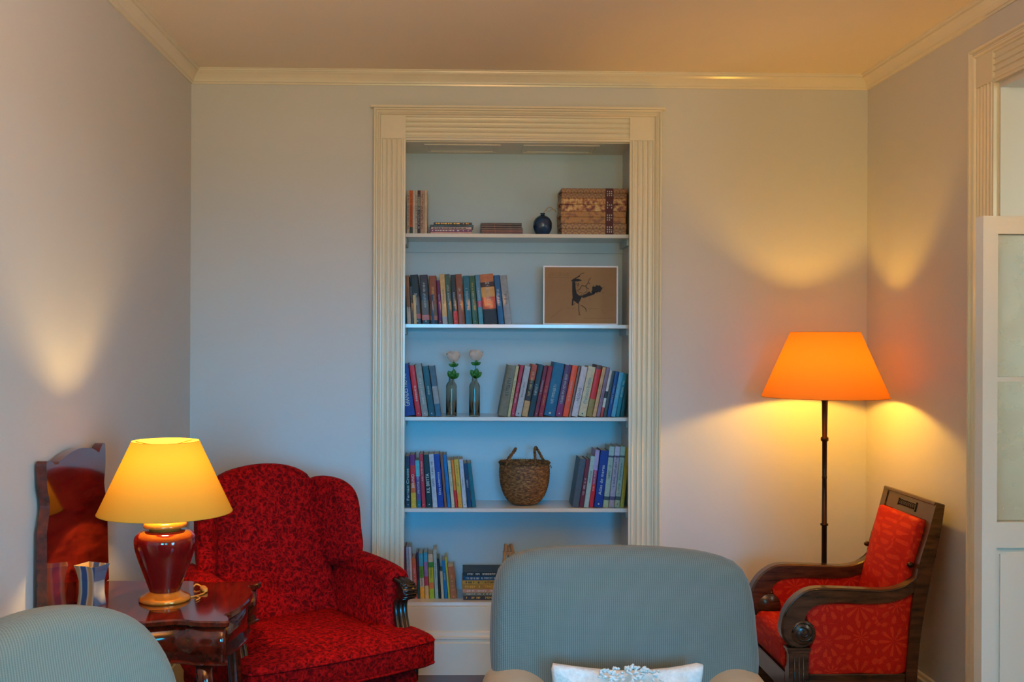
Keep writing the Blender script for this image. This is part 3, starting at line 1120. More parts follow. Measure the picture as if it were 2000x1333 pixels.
# --- a stack of books lying on the lowest shelf
stk = [(1159.5, 1168.5, 905, 976, (66, 54, 50), 'ink_gold', 'dark brown', 'MIMOS'), (1154, 1159.5, 904, 978, (120, 122, 96), 'ink_light', 'grey-green', None),
       (1147, 1154, 903.5, 977, (206, 150, 120), 'ink_light', 'red-cream', None), (1137.5, 1147, 902.5, 976, (176, 124, 30), 'ink_gold', 'thick gold', 'CRAQUE'),
       (1130, 1137.5, 903, 979, (196, 150, 50), 'ink_dark', 'yellow', None), (1121.5, 1130, 904, 980, (10, 70, 110), 'ink_light', 'blue', None),
       (1113.5, 1121.5, 904, 982, (34, 46, 52), 'ink_light', 'black-covered', None)]
z = SH[4]
YS = SY + .04
for i, (t0, t1, l, r, col, ink, nm, txt) in enumerate(stk):
    h = (t1 - t0) / FPX * YS
    X0, X1 = W(l, 1140, YS).x, W(r, 1140, YS).x
    pos = 'at the bottom' if i == 0 else ('on the top' if i == len(stk) - 1 else 'above the %s one' % stk[i - 1][6])
    e = empty('book', '%s book in the flat stack on the lowest shelf, %s' % (nm, pos), 'book', (X0, YS, z + .0003), 0, 'books lying in a stack on the lowest shelf')
    b = MB()
    t = .0016
    L_, D_ = X1 - X0, .165
    b.box(0, L_, 0, D_, 0, t)
    b.box(0, L_, 0, D_, h - t - .0006, h - .0006)
    b.box(0, L_, 0, t, t, h - t - .0006)
    b.build('cover', C(*col), e)
    b = MB()
    b.box(.003, L_ - .003, t + .0004, D_ - .003, t, h - t - .0006)
    b.build('page_block', 'pages', e)
    if txt:
        spine_text(e, txt, h * .55, L_ * .30, L_ * .76, h * .5, ink, horizontal=True)
    rnd = random.Random(i)
    b = MB()
    x = L_ * .08
    while x < L_ * (.45 if txt else .9):
        w = rnd.uniform(.003, .006)
        if rnd.random() < .8:
            b.box(x, x + w * .3, -.0006, 0, h * .25, h * .72)
            b.box(x, x + w * .8, -.0006, 0, h * rnd.choice((.25, .45, .6)), h * .7)
        x += w * 1.15
    b.build('title_strokes', ink, e)
    z += h

# --- small wooden easel at the right of the lowest shelf
px = W(1000, 1100, 5.12)
e = empty('easel', 'small pale wooden easel on the lowest shelf, mostly behind the slate armchair', 'easel', (px.x, 5.10, SH[4]))
zt = W(1000, 1064, 5.12).z - SH[4]
for s in (-1, 1):
    b = MB()
    b.tube([(s * .055 - .005, -.02, .006), (s * .012 - .018, .035, zt)], .0075, 6)
    b.build('leg', 'pine', e)
b = MB()
b.tube([(-.01, .11, .006), (-.016, .045, zt * .96)], .006, 6)
b.build('back_leg', 'pine', e)
b = MB()
b.box(-.07, .06, -.034, -.014, .045, .058)
b.build('ledge', 'pine', e)
b = MB()
b.box(-.045, .012, .020, .042, zt * .80, zt * .86)
b.build('crossbar', 'pine', e)

# --- top shelf: standing magazines
tp = [(794.5, 800, (196, 170, 150), 'ink_dark', 'pinkish cream'), (800.2, 806.2, (206, 96, 30), 'ink_dark', 'orange-spined'), (806.4, 810.6, (206, 196, 186), None, 'thin white'),
      (810.8, 815.4, (196, 184, 170), 'ink_dark', 'greyish white'), (815.6, 821.0, (44, 34, 52), 'ink_light', 'near-black'), (821.2, 828.6, (190, 150, 130), 'ink_dark', 'dusty pink'),
      (828.8, 834.4, (206, 184, 156), None, 'plain cream')]
for i, (a, c, col, ink, nm) in enumerate(tp):
    A, B = W(a, 415, PYB), W(c, 415, PYB)
    H = W(a, 372, PYB).z - SH[0]
    rel = ('against the casing' if i == 0 else 'just right of the %s one' % tp[i - 1][4])
    e = empty('magazine', '%s magazine on the topmost shelf, %s' % (nm, rel), 'magazine', (A.x, PYB, SH[0]), 0, 'magazines standing on the topmost shelf')
    t = (B.x - A.x) * .97
    bands = [(1, C(*col))]
    if nm == 'near-black':
        bands = [(.3, C(50, 34, 48)), (.25, C(24, 40, 60)), (.3, C(110, 116, 104)), (.15, C(52, 32, 56))]
    if nm == 'orange-spined':
        bands = [(.15, C(60, 70, 60)), (.85, C(206, 96, 30))]
    book_parts(e, t, H, .19, bands, 0, .0004)
    if ink:
        lettering(e, t, H, t * .5, ink, 70 + i, lo=.12, hi=.9, wid=.45)
# flat cases
st2 = [(452.2, 456.8, 841, 922, (206, 150, 150), None, 'pink and white'), (447.4, 452, 839.5, 922, (120, 40, 110), 'ink_light', 'purple'), (442.6, 447.2, 842, 921, (206, 176, 176), 'ink_dark', 'pale rose'),
       (438.0, 442.4, 839.5, 925, (26, 84, 104), 'ink_dark', 'teal'), (433.2, 437.8, 847, 922, (24, 28, 34), 'ink_gold', 'black')]
z = SH[0]
for i, (t0, t1, l, r, col, ink, nm) in enumerate(st2):
    h = (t1 - t0) / FPX * PYB
    X0, X1 = W(l, 440, PYB).x, W(r, 440, PYB).x
    e = empty('disc_case', '%s flat disc case in the left-hand pile on the topmost shelf' % nm, 'case', (X0, PYB, z + .0002), 0, 'disc cases piled beside the magazines')
    MB().bbox(0, X1 - X0, 0, .135, 0, h - .0006, .0008).build('case_shell', C(*col, .2), e)
    if ink:
        rnd = random.Random(40 + i)
        b = MB()
        x = .01
        while x < (X1 - X0) * .92:
            w = rnd.uniform(.003, .012)
            if rnd.random() < .7:
                b.box(x, x + w, -.0006, 0, h * .25, h * .7)
            x += w * 1.4
        b.build('title_strokes', ink, e)
    z += h
for i in range(5):
    t1, t0 = 456.8 - i * 4.5, 456.8 - i * 4.5 - 4.3
    l, r = (940 if i < 2 else 939), (1021 if i < 3 else 1019)
    h = 4.5 / FPX * PYB
    X0, X1 = W(l, 440, PYB).x, W(r, 440, PYB).x
    z = SH[0] + i * h
    nm = ['wine red', 'rust-edged brown', 'tan-striped brown', 'gold-lined dark brown', 'darkest brown'][i]
    pos = ['lowest', 'second from the bottom', 'in the middle', 'second from the top', 'topmost'][i]
    e = empty('disc_case', '%s disc case, %s in the pile beside the blue pomegranate' % (nm, pos), 'case', (X0, PYB, z + .0002), 0, 'disc cases piled left of the blue pomegranate')
    MB().bbox(0, X1 - X0, 0, .135, 0, h - .0006, .0008).build('case_shell', C(*[(92, 22, 26), (120, 52, 36), (70, 38, 28), (58, 30, 24), (36, 18, 16)][i], .25), e)
    b = MB()
    b.box(.002, (X1 - X0) * .75, -.0006, 0, h * .30, h * .45)
    b.box((X1 - X0) * .33, (X1 - X0) * .345, -.0007, 0, h * .05, h * .8)
    b.build('gold_line', C(150, 92, 62), e)

# blue ceramic fruit with a curled stem
p = W(1060, 436, 5.10)
r = 18.5 / FPX * 5.1
z0 = SH[0]
e = empty('pomegranate_ornament', 'round dark blue ceramic fruit with curly stem on the topmost shelf', 'ornament', (p.x, 5.11, z0))
pr = [(r * .55, 0), (r * .62, .002), (r * .80, r * .30), (r * .96, r * .70), (r, r * 1.05), (r * .95, r * 1.42), (r * .74, r * 1.80), (r * .46, r * 2.02), (r * .26, r * 2.12), (r * .20, r * 2.22), (r * .30, r * 2.34)]
pr = [(q.x, q.y) for q in cr([Vector(q) for q in pr], 3, False)]
MB().lathe(pr, 32, ripple=lambda i, a: .0006 * math.sin(a * 7 + i)).build('body', 'gourd_blue', e)
pts = cr([(0, 0, r * 2.2), (.010, 0, r * 2.55), (.028, .004, r * 2.95), (.042, .006, r * 2.98), (.05, 0, r * 2.78), (.060, -.004, r * 2.66), (.064, 0, r * 2.5)], 5, False)
MB().tube(pts, .0022, 6).build('stem', 'cane', e)
pts = cr([(.018, 0, r * 2.62), (.034, -.006, r * 2.55), (.044, -.004, r * 2.78), (.054, 0, r * 2.74)], 5, False)
MB().tube(pts, .0016, 6).build('tendril', 'cane', e)

# four patterned boxes
bx = [(433.5, 457, 1097.5, 1223.5, 'box_gold_rings_pale', 'lowest box of the patterned stack, gold with ring motif', 'lowest'),
      (410, 433.3, 1096, 1222.5, 'box_amber', 'plain amber gold box, second from the bottom of the patterned stack', 'a'),
      (384.2, 409.8, 1097, 1224, 'box_floral', 'box with red and cream flowers in the patterned stack, second from top', 'b'),
      (364.5, 384, 1097.5, 1224, 'box_gold_rings', 'topmost box of the patterned stack, gold with rows of rosettes', 'c')]
z = SH[0]
YX = 5.085
for i, (t0, t1, l, r_, mt, lab, _) in enumerate(bx):
    h = (t1 - t0) / FPX * YX
    X0, X1 = W(l, 410, YX).x, W(r_, 410, YX).x
    e = empty('gift_box', lab, 'box', (X0, YX, z + .0002), 0, 'patterned boxes stacked on the topmost shelf')
    MB().bbox(.0, X1 - X0, .004, .19, 0, h * .52, .001).build('box_base', mt, e)
    MB().bbox(-.002, X1 - X0 + .001, 0, .192, h * .52, h - .0008, .0015).build('lid', mt, e)
    xb = W(1182.5, 410, YX).x - X0
    wb = 15.5 / FPX * YX
    MB().box(xb, xb + wb, -.0012, .1925, -.0, h - .0002).build('band', 'maroon', e)
    b = MB()
    rnd = random.Random(i + 3)
    for q in range(3):
        x = xb + wb * (.2 + .26 * q)
        for s in range(3):
            if rnd.random() < .8:
                b.box(x, x + wb * .10, -.0022, -.001, h * (.22 + .2 * s), h * (.34 + .2 * s))
        b.box(x - wb * .04, x + wb * .14, -.0022, -.001, h * .42, h * .47)
    b.build('characters', 'ink_light', e)
    b = MB()
    b.tube([(-.002, .02, h * .6), (-.012, .02, h * .45), (-.004, .02, h * .3)], .003, 6)
    b.build('clasp', 'maroon', e)
    z += h

# framed drawing on the second shelf
YP = 5.12
P0, P1 = W(1060.5, 633, YP), W(1207.5, 520, YP)
fw, fh = P1.x - P0.x, P1.z - SH[1]
e = empty('framed_drawing', 'framed ink drawing of dancing figures on brown paper, on the second shelf', 'picture', (P0.x, YP, SH[1]))
fr = .0075
b = MB()
b.bbox(0, fr, 0, .014, 0, fh, .0015)
b.bbox(fw - fr, fw, 0, .014, 0, fh, .0015)
b.bbox(fr, fw - fr, 0, .014, 0, fr, .0015)
b.bbox(fr, fw - fr, 0, .014, fh - fr, fh, .0015)
b.build('frame', 'silver_edge', e)
MB().box(fr, fw - fr, .006, .012, fr, fh - fr).build('paper', 'kraft_paper', e)


def dp(u, v):        # drawing crop pixels -> local
    return ((u - 10) / 1490 * fw, (1262 - v) / 1160 * fh)


def ink_poly(b, pts, y=.0052):
    q = [dp(*p) for p in pts]
    b.add([Vector((x, y, z)) for x, z in q] + [Vector((x, y + .0006, z)) for x, z in q],
          [tuple(range(len(q))), tuple(range(2 * len(q) - 1, len(q) - 1, -1))] + [(i, (i + 1) % len(q), len(q) + (i + 1) % len(q), len(q) + i) for i in range(len(q))], False)


def ink_line(b, pts, w, y=.0052):
    q = cr([Vector(dp(*p)) for p in pts], 4, False)
    b.tube([(p.x, y, p.y) for p in q], w, 4)


b = MB()
ink_poly(b, [(560, 400), (620, 350), (700, 355), (790, 385), (730, 405), (620, 415)])
ink_poly(b, [(590, 410), (650, 420), (660, 560), (680, 640), (720, 680), (790, 690), (760, 760), (710, 850), (640, 800), (600, 760), (590, 600)])
ink_poly(b, [(780, 690), (880, 640), (930, 600), (960, 640), (1060, 600), (1030, 660), (940, 690), (800, 735)])
ink_poly(b, [(985, 520), (1010, 500), (1040, 512), (1070, 476), (1110, 488), (1140, 480), (1165, 515), (1188, 550), (1165, 580), (1150, 615), (1110, 612), (1080, 628), (1040, 622), (1000, 645), (970, 610), (992, 565)])
rnd = random.Random(9)
for k in range(46):
    u0, v0 = rnd.choice(((rnd.uniform(590, 700), rnd.uniform(400, 820)), (rnd.uniform(700, 960), rnd.uniform(620, 740)), (rnd.uniform(980, 1190), rnd.uniform(470, 640))))
    a_ = rnd.uniform(-1.2, 1.2)
    l_ = rnd.uniform(20, 55)
    ink_line(b, [(u0, v0), (u0 + l_ * .5 * math.cos(a_), v0 + l_ * .5 * math.sin(a_) + rnd.uniform(-6, 6)), (u0 + l_ * math.cos(a_), v0 + l_ * math.sin(a_))], rnd.uniform(.0003, .0007))
ink_poly(b, [(590, 740), (618, 760), (604, 880), (580, 880)])
for pts, w in (([(660, 340), (720, 300), (770, 255), (830, 240)], .0011), ([(640, 350), (740, 300)], .0020), ([(690, 580), (740, 560), (780, 490), (850, 500), (900, 440), (925, 370), (960, 340)], .0012),
               ([(850, 490), (890, 540), (920, 560)], .0013), ([(900, 430), (950, 450)], .0012), ([(725, 840), (720, 940), (735, 1050)], .0014),
               ([(760, 870), (850, 930), (870, 1000)], .0013), ([(600, 870), (650, 840)], .0010), ([(710, 1062), (765, 1066)], .0011), ([(700, 440), (725, 470), (700, 500), (680, 470)], .0009),
               ([(650, 560), (700, 600), (800, 640), (880, 600), (860, 520)], .0006)):
    ink_line(b, pts, w)
b.build('drawn_figures', 'drawing_ink', e)
b = MB()
for pts in ([(150, 1140), (300, 1020), (400, 940)], [(480, 930), (630, 935)], [(900, 940), (1100, 940)], [(1180, 970), (1270, 1050)], [(820, 1130), (1100, 1132), (1420, 1128)]):
    ink_line(b, pts, .0004)
b.build('drawn_floor_lines', 'drawing_pencil', e)
b = MB()
rnd = random.Random(5)
for yy in (245, 285, 330):
    u = 110
    while u < 580:
        w = rnd.uniform(14, 34)
        ink_line(b, [(u, yy + rnd.uniform(-8, 8)), (u + w * .5, yy + rnd.uniform(-12, 12)), (u + w, yy + rnd.uniform(-8, 8))], .0005)
        u += w + 12
b.build('handwriting', 'drawing_pencil', e)
MB().box(fw * .45, fw * .55, .013, .10, .0, .004).build('stand', 'silver_edge', e)


# bottles with single flowers
def bottle(px, seed, label, tilt, topy):
    Y = SY + .045
    p = W(px, 815, Y)
    s = 1 / FPX * Y
    e = empty('glass_bottle', 'ribbed clear glass bottle on the third shelf, %s' % label, 'bottle', (p.x, Y, SH[2]), 0, 'ribbed glass bottles with a white flower')
    R = 11 * s
    out = [(R * .9, 0.0005), (R, .003)]
    z = .006
    while z < 55 * s:
        out += [(R, z), (R * .925, z + .0022)]
        z += .0045
    out += [(R * .99, 57 * s), (R * .94, 61 * s), (R * .76, 65 * s), (R * .54, 68 * s), (R * .48, 71 * s), (R * .47, 77 * s), (R * .54, 78 * s), (R * .54, 80 * s)]
    inn = [(r_ * 1 - .0016, z) for r_, z in out]
    inn = [(R * .46, 80 * s), (R * .39, 77 * s), (R * .39, 71 * s), (R * .45, 68 * s), (R * .66, 64.5 * s), (R * .85, 60 * s), (R * .90, 52 * s), (R * .90, .007), (R * .3, .004)]
    MB().lathe(out + inn, 28).build('glass', 'bottle_glass', e)
    # the flower is a thing of its own
    f = empty('white_rose', 'single %s white rose with green leaves in the %s glass bottle' % (('full', 'left') if seed == 1 else ('smaller-petalled', 'right')), 'flower', (p.x, Y, SH[2] + .009), 0, 'white roses in the ribbed bottles')
    zt = (815 - topy) * s - .009
    st = cr([(-R * .5, 0, 0), (-R * .2, 0, zt * .35), (tilt * .3, -.002, zt * .62), (tilt, -.002, zt)], 6, False)
    MB().tube(st, .0013, 6).build('stem', 'stem', f)
    rnd = random.Random(seed)
    c = Vector((tilt, -.002, zt))
    rr = 13.0 * s
    k = 0
    for ring, (n, rad, op, hh) in enumerate(((3, .30, .1, 1.0), (4, .55, .25, 1.02), (5, .8, .45, .98), (6, .98, .75, .86))):
        for j in range(n):
            a0 = j / n * 2 * PI + ring * .7 + rnd.uniform(-.2, .2)
            b = MB()
            L = []
            for iu in range(7):
                u = iu / 6
                row_ = []
                for iv in range(7):
                    v = iv / 6 - .5
                    wdt = (.35 + .9 * math.sin(u * PI * .62)) * (1.9 / n + .35)
                    aa = a0 + v * wdt * 1.5
                    rad_u = rr * rad * (math.sin(min(1, u * 1.15) * PI / 2)) + rr * op * .28 * max(0, u - .75) * 2 - rr * .02 * math.cos(v * 6)
                    zz = rr * 1.95 * hh * (u ** 1.15) * (1 - .22 * (2 * v) ** 2 * u)
                    row_.append(c + Vector((math.cos(aa) * rad_u, math.sin(aa) * rad_u, zz - .002)))
                L.append(row_)
            th_ = [[q + Vector((0, 0, -.0007)) for q in r2] for r2 in L]
            b.loft(L, False, closed=False)
            b.build('petal', 'petal', f)
            k += 1

    def leaf(base, dirv, ln, wd_):
        b = MB()
        d = Vector(dirv).normalized()
        side = d.cross(Vector((0, 1, 0))).normalized()
        L = []
        for iu in range(7):
            u = iu / 6
            w = wd_ * math.sin(PI * min(1, u * .93 + .05)) ** .8
            cpt = Vector(base) + d * ln * u + Vector((0, -.006 * math.sin(u * PI), -.004 * u * u))
            L.append([cpt - side * w + Vector((0, -.003, 0)), cpt, cpt + side * w + Vector((0, -.003, 0)), cpt + side * w * .98 + Vector((0, -.0024, 0)), cpt + Vector((0, .0006, 0)), cpt - side * w * .98 + Vector((0, -.0024, 0))])
        b.loft(L, True)
        b.build('leaf', 'leaf_green', f)
    for dx, dz in ((-.8, .55), (.8, .6), (.1, .9)):
        leaf(c + Vector((0, -.004, -.014)), (dx, -.2, dz), 12 * s, 3.2 * s)
    zl = zt * .70
    for dx, dz, ll, ww in ((-.45, .9, 20, 5.5), (.15, 1, 21, 6), (.75, .8, 18, 5), (-.2, .55, 12, 4.5)):
        leaf(Vector((tilt * .55, -.004, zl)), (dx, -.15, dz), ll * s, ww * s)


bottle(881.5, 1, 'left of the pair', .010, 712)
bottle(926.5, 2, 'right of the pair', .006, 709)

# woven basket
YK = 5.165
p = W(1024, 985, YK)
s = YK / FPX
e = empty('woven_basket', 'round brown woven seagrass basket with two loop handles on the shelf', 'basket', (p.x, YK, SH[3]))
pr = []
base = [(.22, 0), (.46, .02), (.66, .10), (.82, .24), (.93, .42), (.985, .60), (1.0, .78), (.985, .92), (1.0, 1.0)]
bp_ = [(q.x, q.y) for q in cr([Vector(q) for q in base], 6, False)]
R, Hh = 49 * s, 84 * s
for r_, z in bp_:
    pr.append((r_ * R, z * Hh + .001))
prt = pr + [(R * .96, Hh), (R * .93, Hh * .9), (R * .90, Hh * .6), (R * .6, Hh * .12), (R * .2, Hh * .06)]
b = MB()
dense = []
for k in range(56):
    t = k / 55
    i = min(int(t * (len(pr) - 1)), len(pr) - 2)
    ff = t * (len(pr) - 1) - i
    dense.append((pr[i][0] * (1 - ff) + pr[i + 1][0] * ff, pr[i][1] * (1 - ff) + pr[i + 1][1] * ff))
inner = [(R * .96, Hh + .001), (R * .93, Hh * .9), (R * .90, Hh * .6), (R * .6, Hh * .14), (R * .2, Hh * .09)]
b.lathe(dense + inner, 96, ey=.78, ripple=lambda i, a: (.0028 * math.sin(a * 24 + (i // 2) * PI) * (1 if i % 2 else -.2)) if i < 56 else 0)
b.build('body', 'seagrass', e)
b = MB()
for k in range(64):
    a = k / 64 * 2 * PI
    q = Vector((math.cos(a) * R * .99, math.sin(a) * R * .99 * .78, Hh))
    q2 = Vector((math.cos(a + .1) * R * 1.03, math.sin(a + .1) * R * 1.03 * .78, Hh + .002))
    b.tube([q + Vector((0, 0, -.010)), q2 + Vector((0, 0, -.004)), q + Vector((0, 0, .003)), q * .985 + Vector((0, 0, -.004))], .0028, 5)
b.build('rim', 'seagrass', e)


def hp(px, py, y):
    q = W(px, py, YK)
    return Vector((q.x - p.x, y, q.z - SH[3]))


for pts in ([hp(988, 905, -.075), hp(994, 893, -.06), hp(1003, 880, -.03), hp(1007, 877, 0), hp(1005, 884, .03), hp(996, 896, .06), hp(992, 905, .075)],
            [hp(1042, 910, -.085), hp(1043, 893, -.07), hp(1043, 880, -.04), hp(1046, 874, -.01), hp(1052, 882, .02), hp(1060, 896, .04), hp(1067, 908, .045)]):
    b = MB()
    q = cr(pts, 6, False)
    b.tube(q, .0062, 7)
    for ph in (0, PI):
        tw = []
        for i_, a_ in enumerate(q):
            tw.append(a_ + Vector((math.cos(i_ * 1.1 + ph) * .0055, 0, math.sin(i_ * 1.1 + ph) * .0055)))
        b.tube(tw, .0026, 5)
    b.build('handle', 'seagrass', e)
b = MB()
b.tube([hp(1070, 912, -.02), hp(1075, 909, -.02), hp(1076, 914, -.02)], .003, 6)
b.build('knot', 'seagrass', e)


# ================================================================ FLOOR LAMP
LY = 4.64
pb = W(1611, 775, LY)
sl = LY / FPX
e = empty('floor_lamp', 'tall floor lamp with glowing orange shade in the right corner', 'lamp', (pb.x, LY, 0))
zb, zt = W(1611, 776, LY).z, W(1611, 649.5, LY).z
rb, rt = 121 * sl, 66 * sl
MB().lathe([(rb, zb), (rt, zt)], 64, cap=False).build('lamp_shade', 'amber_linen', e)
for r_, z in ((rb, zb), (rt, zt)):
    ring = [(r_ * math.cos(a / 64 * 2 * PI), r_ * math.sin(a / 64 * 2 * PI), z) for a in range(64)]
    b = MB()
    b.loft([[Vector((x * (1 + dr), y * (1 + dr), zz + dz)) for dr, dz in ((.002, -.001), (.002, .001), (-.002, .001), (-.002, -.001))] for x, y, zz in ring + ring[:1]], False)
    b.build('shade_rim', 'amber_linen', e)
b = MB()
b.lathe([(.006, .02), (.0115, .03), (.0115, .50), (.017, .505), (.017, .515), (.0115, .52), (.0115, W(1611, 1025, LY).z - .006), (.017, W(1611, 1025, LY).z - .004), (.017, W(1611, 1025, LY).z + .004), (.0115, W(1611, 1025, LY).z + .006),
         (.0105, W(1609, 935, LY).z), (.012, W(1609, 933, LY).z), (.0105, W(1609, 931, LY).z), (.011, W(1609, 860, LY).z - .008), (.017, W(1609, 859, LY).z - .004), (.017, W(1609, 857, LY).z + .004), (.011, W(1609, 856, LY).z + .006),
         (.0135, zb - .02), (.020, zb - .008), (.022, zb + .0), (.012, zb + .004), (.012, zb + .035)], 24)
b.build('pole', 'bronze', e)
MB().lathe([(.13, 0), (.13, .012), (.12, .020), (.05, .028), (.02, .045), (.0115, .06)], 40).build('base', 'bronze', e)
b = MB()
for k in range(3):
    a = k / 3 * 2 * PI + .4
    b.tube([(0, 0, zt - .02), (rt * .97 * math.cos(a), rt * .97 * math.sin(a), zt - .004)], .002, 6)
b.tube([(.0, .0, zb + .035), (.045, 0, zb + .07), (.05, 0, zb + .15), (0, 0, zt - .02)], .002, 6)
b.build('shade_carrier', 'bronze', e)
MB().lathe([(.0135, zb + .035), (.016, zb + .04), (.016, zb + .068), (.010, zb + .07)], 16).build('bulb_socket', 'bulb_cap', e)
zc = zb + .107
MB().lathe([(.010, zc - .037), (.018, zc - .026), (.028, zc - .008), (.030, zc + .006), (.024, zc + .022), (.010, zc + .030)], 20).build('bulb', 'bulb_glow_floor', e)

# ================================================================ MAHOGANY TABLE with raised leaf
TZ = .76
tx = XL + .035


def tloc(x, y):
    return (x, y)


e = empty('card_table', 'serpentine mahogany card table at the left wall, its shaped leaf raised', 'table', (tx, 3.41, 0))
top = [(0, -.275), (.30, -.275), (.36, -.255), (.40, -.250), (.45, -.268), (.50, -.272), (.535, -.275), (.545, -.262), (.535, -.225), (.520, -.205), (.522, -.185), (.532, -.165),
       (.547, -.10), (.556, 0), (.547, .10), (.532, .155), (.522, .175), (.520, .190), (.535, .205), (.548, .232), (.545, .250), (.50, .252), (.45, .248), (.40, .235), (.36, .240), (.30, .258), (0, .262)]


def smooth_top(pts, n=4):
    q = cr([Vector(p) for p in pts[1:-1]], n, False)
    return [Vector(pts[0])] + q + [Vector(pts[-1])]


tp2 = [(p.x, p.y) for p in smooth_top(top)]


def inset(pts, d):
    cx = sum(p[0] for p in pts) / len(pts)
    cy = sum(p[1] for p in pts) / len(pts)
    return [(max(.0, x - d * (1 if x > .3 else .0)), y + (d if y < cy else -d) * (1 if abs(y - cy) > .12 else abs(y - cy) / .12)) for x, y in pts]


b = MB()
o1 = inset(tp2, .004)
b.loft([[Vector((x, y, TZ - .020)) for x, y in o1], [Vector((x, y, TZ - .016)) for x, y in tp2], [Vector((x, y, TZ - .005)) for x, y in tp2], [Vector((x, y, TZ)) for x, y in o1]], True, smooth=False)
b.build('tabletop', 'mahogany', e)
ap = inset(tp2, .014)
b = MB()
b.loft([[Vector((x, y, TZ - .125)) for x, y in ap], [Vector((x, y, TZ - .0205)) for x, y in ap]], True)
b.build('apron', 'mahogany', e)
lp = inset(tp2, .006)
b = MB()
b.loft([[Vector((x, y, TZ - .137)) for x, y in ap], [Vector((x, y, TZ - .134)) for x, y in lp], [Vector((x, y, TZ - .128)) for x, y in lp], [Vector((x, y, TZ - .1255)) for x, y in ap]], True, smooth=False)
b.build('apron_moulding', 'mahogany', e)
for x, y in ((.06, -.225), (.06, .21), (.46, -.225), (.46, .17)):
    b = MB()
    L = []
    for k in range(9):
        u = k / 8
        z = (TZ - .137) * (1 - u)
        w = .026 - .014 * u + (.010 if k >= 8 else 0)
        dx = .02 * math.sin(u * PI) * (1 if x > .2 else 0)
        L.append([Vector((x + dx + w * math.cos(a), y + w * math.sin(a), z)) for a in [q / 12 * 2 * PI for q in range(12)]])
    b.loft(L, True)
    b.build('leg', 'mahogany', e)
# raised leaf: same outline standing against the wall (s along the wall, z up)
lf = []
for x, y in tp2:
    zz = x / .556 * .485
    lf.append((y * (1 + .04 * (1 - x / .556)) + .004, zz))
b = MB()
TL = Matrix.Rotation(0, 3, 'X')
b.loft([[Vector((-.018 + z * -.018, y, TZ + .001 + z)) for y, z in lf], [Vector((.013 + z * -.018, y, TZ + .001 + z)) for y, z in lf]], True, smooth=False)
b.build('raised_leaf', 'mahogany', e)
b = MB()
for y in (-.2, .19):
    b.box(-.012, .012, y - .012, y + .012, TZ + .0, TZ + .0025)
b.build('hinge', 'brass', e)

# ================================================================ TABLE LAMP
TY = 3.40
pl = W(322, 1171, TY)
sc_ = TY / FPX
e = empty('table_lamp', 'red vase table lamp with glowing yellow cone shade on the mahogany table', 'lamp', (pl.x, TY, TZ + .0005))


def lz(py):
    return W(322, py, TY).z - TZ


br_ = 48 * sc_
MB().lathe([(br_, 0), (br_ * 1.02, .004), (br_, .010), (br_ * .92, .015), (br_ * .80, .018), (br_ * .66, .026), (br_ * .60, .030)], 48).build('base', 'gold_glaze', e)
z0 = .030
bd = [(26, 1160), (30, 1150), (38, 1128), (49, 1098), (56, 1075), (58.5, 1060), (57, 1048), (50, 1040), (43, 1036.5), (38, 1035)]
prof = [(24 * sc_, z0)] + [(r_ * sc_, lz(y)) for r_, y in bd]
prof = [(q.x, q.y) for q in cr([Vector(q) for q in prof], 5, False)]
MB().lathe(prof, 56).build('vase_body', 'red_glaze', e)
MB().lathe([(30 * sc_, lz(1036.5)), (30 * sc_, lz(1031)), (41 * sc_, lz(1029)), (42 * sc_, lz(1025)), (39 * sc_, lz(1020)), (30 * sc_, lz(1018)), (10 * sc_, lz(1017)), (8 * sc_, lz(1010))], 48).build('neck_ring', 'gold_glaze', e)
szb, szt = W(322, 1001, TY).z - TZ, W(315, 862, TY).z - TZ
srb, srt = 127.5 * sc_, 63.5 * sc_
MB().lathe([(srb, szb), (srt, szt)], 72, cap=False).build('lamp_shade', 'cream_linen', e)
for r_, z in ((srb, szb), (srt, szt)):
    b = MB()
    ring = [(r_ * math.cos(a / 72 * 2 * PI), r_ * math.sin(a / 72 * 2 * PI), z) for a in range(72)]
    b.loft([[Vector((x * (1 + dr), y * (1 + dr), zz + dz)) for dr, dz in ((.002, -.0008), (.002, .0008), (-.002, .0008), (-.002, -.0008))] for x, y, zz in ring + ring[:1]], False)
    b.build('shade_rim', 'cream_linen', e)
b = MB()
for k in range(3):
    a = k / 3 * 2 * PI + .9
    b.tube([(0, 0, szt - .02), (srt * .97 * math.cos(a), srt * .97 * math.sin(a), szt - .004)], .0016, 6)
b.tube([(0, 0, lz(1010)), (.035, 0, szb + .05), (.036, 0, szb + .15), (0, 0, szt - .02)], .0016, 6)
b.build('shade_carrier', 'brass', e)
MB().lathe([(.012, lz(1012)), (.014, lz(1010)), (.014, szb + .100), (.009, szb + .104)], 16).build('bulb_socket', 'brass', e)
zc = szb + .135
MB().lathe([(.009, zc - .032), (.016, zc - .022), (.025, zc - .006), (.026, zc + .006), (.021, zc + .018), (.009, zc + .026)], 20).build('bulb', 'bulb_glow_table', e)
b = MB()
b.tube(cr([(.035, .035, .014), (.065, .022, .003), (.09, .035, .003), (.108, .075, .003), (.10, .12, .003), (.080, .155, .006), (.062, .160, .012), (.055, .15, .006)], 6, False), .0026, 6)
b.tube(cr([(.09, .035, .003), (.11, .01, .003), (.105, -.02, .003), (.06, -.03, .003)][:3], 5, False), .002, 6)
b.build('cord', 'cord_lamplit', e)
MB().puffy([(q.x, q.y) for q in cr([Vector((.028, 0)), Vector((.020, .009)), Vector((-.020, .009)), Vector((-.028, 0)), Vector((-.020, -.009)), Vector((.020, -.009))], 3)], .012, .003, .001, rings=2,
           T=lambda v: Matrix.Rotation(2.0, 3, 'Z') @ Vector(v) + Vector((.098, .115, .0075))).build('switch', 'cord_lamplit', e)

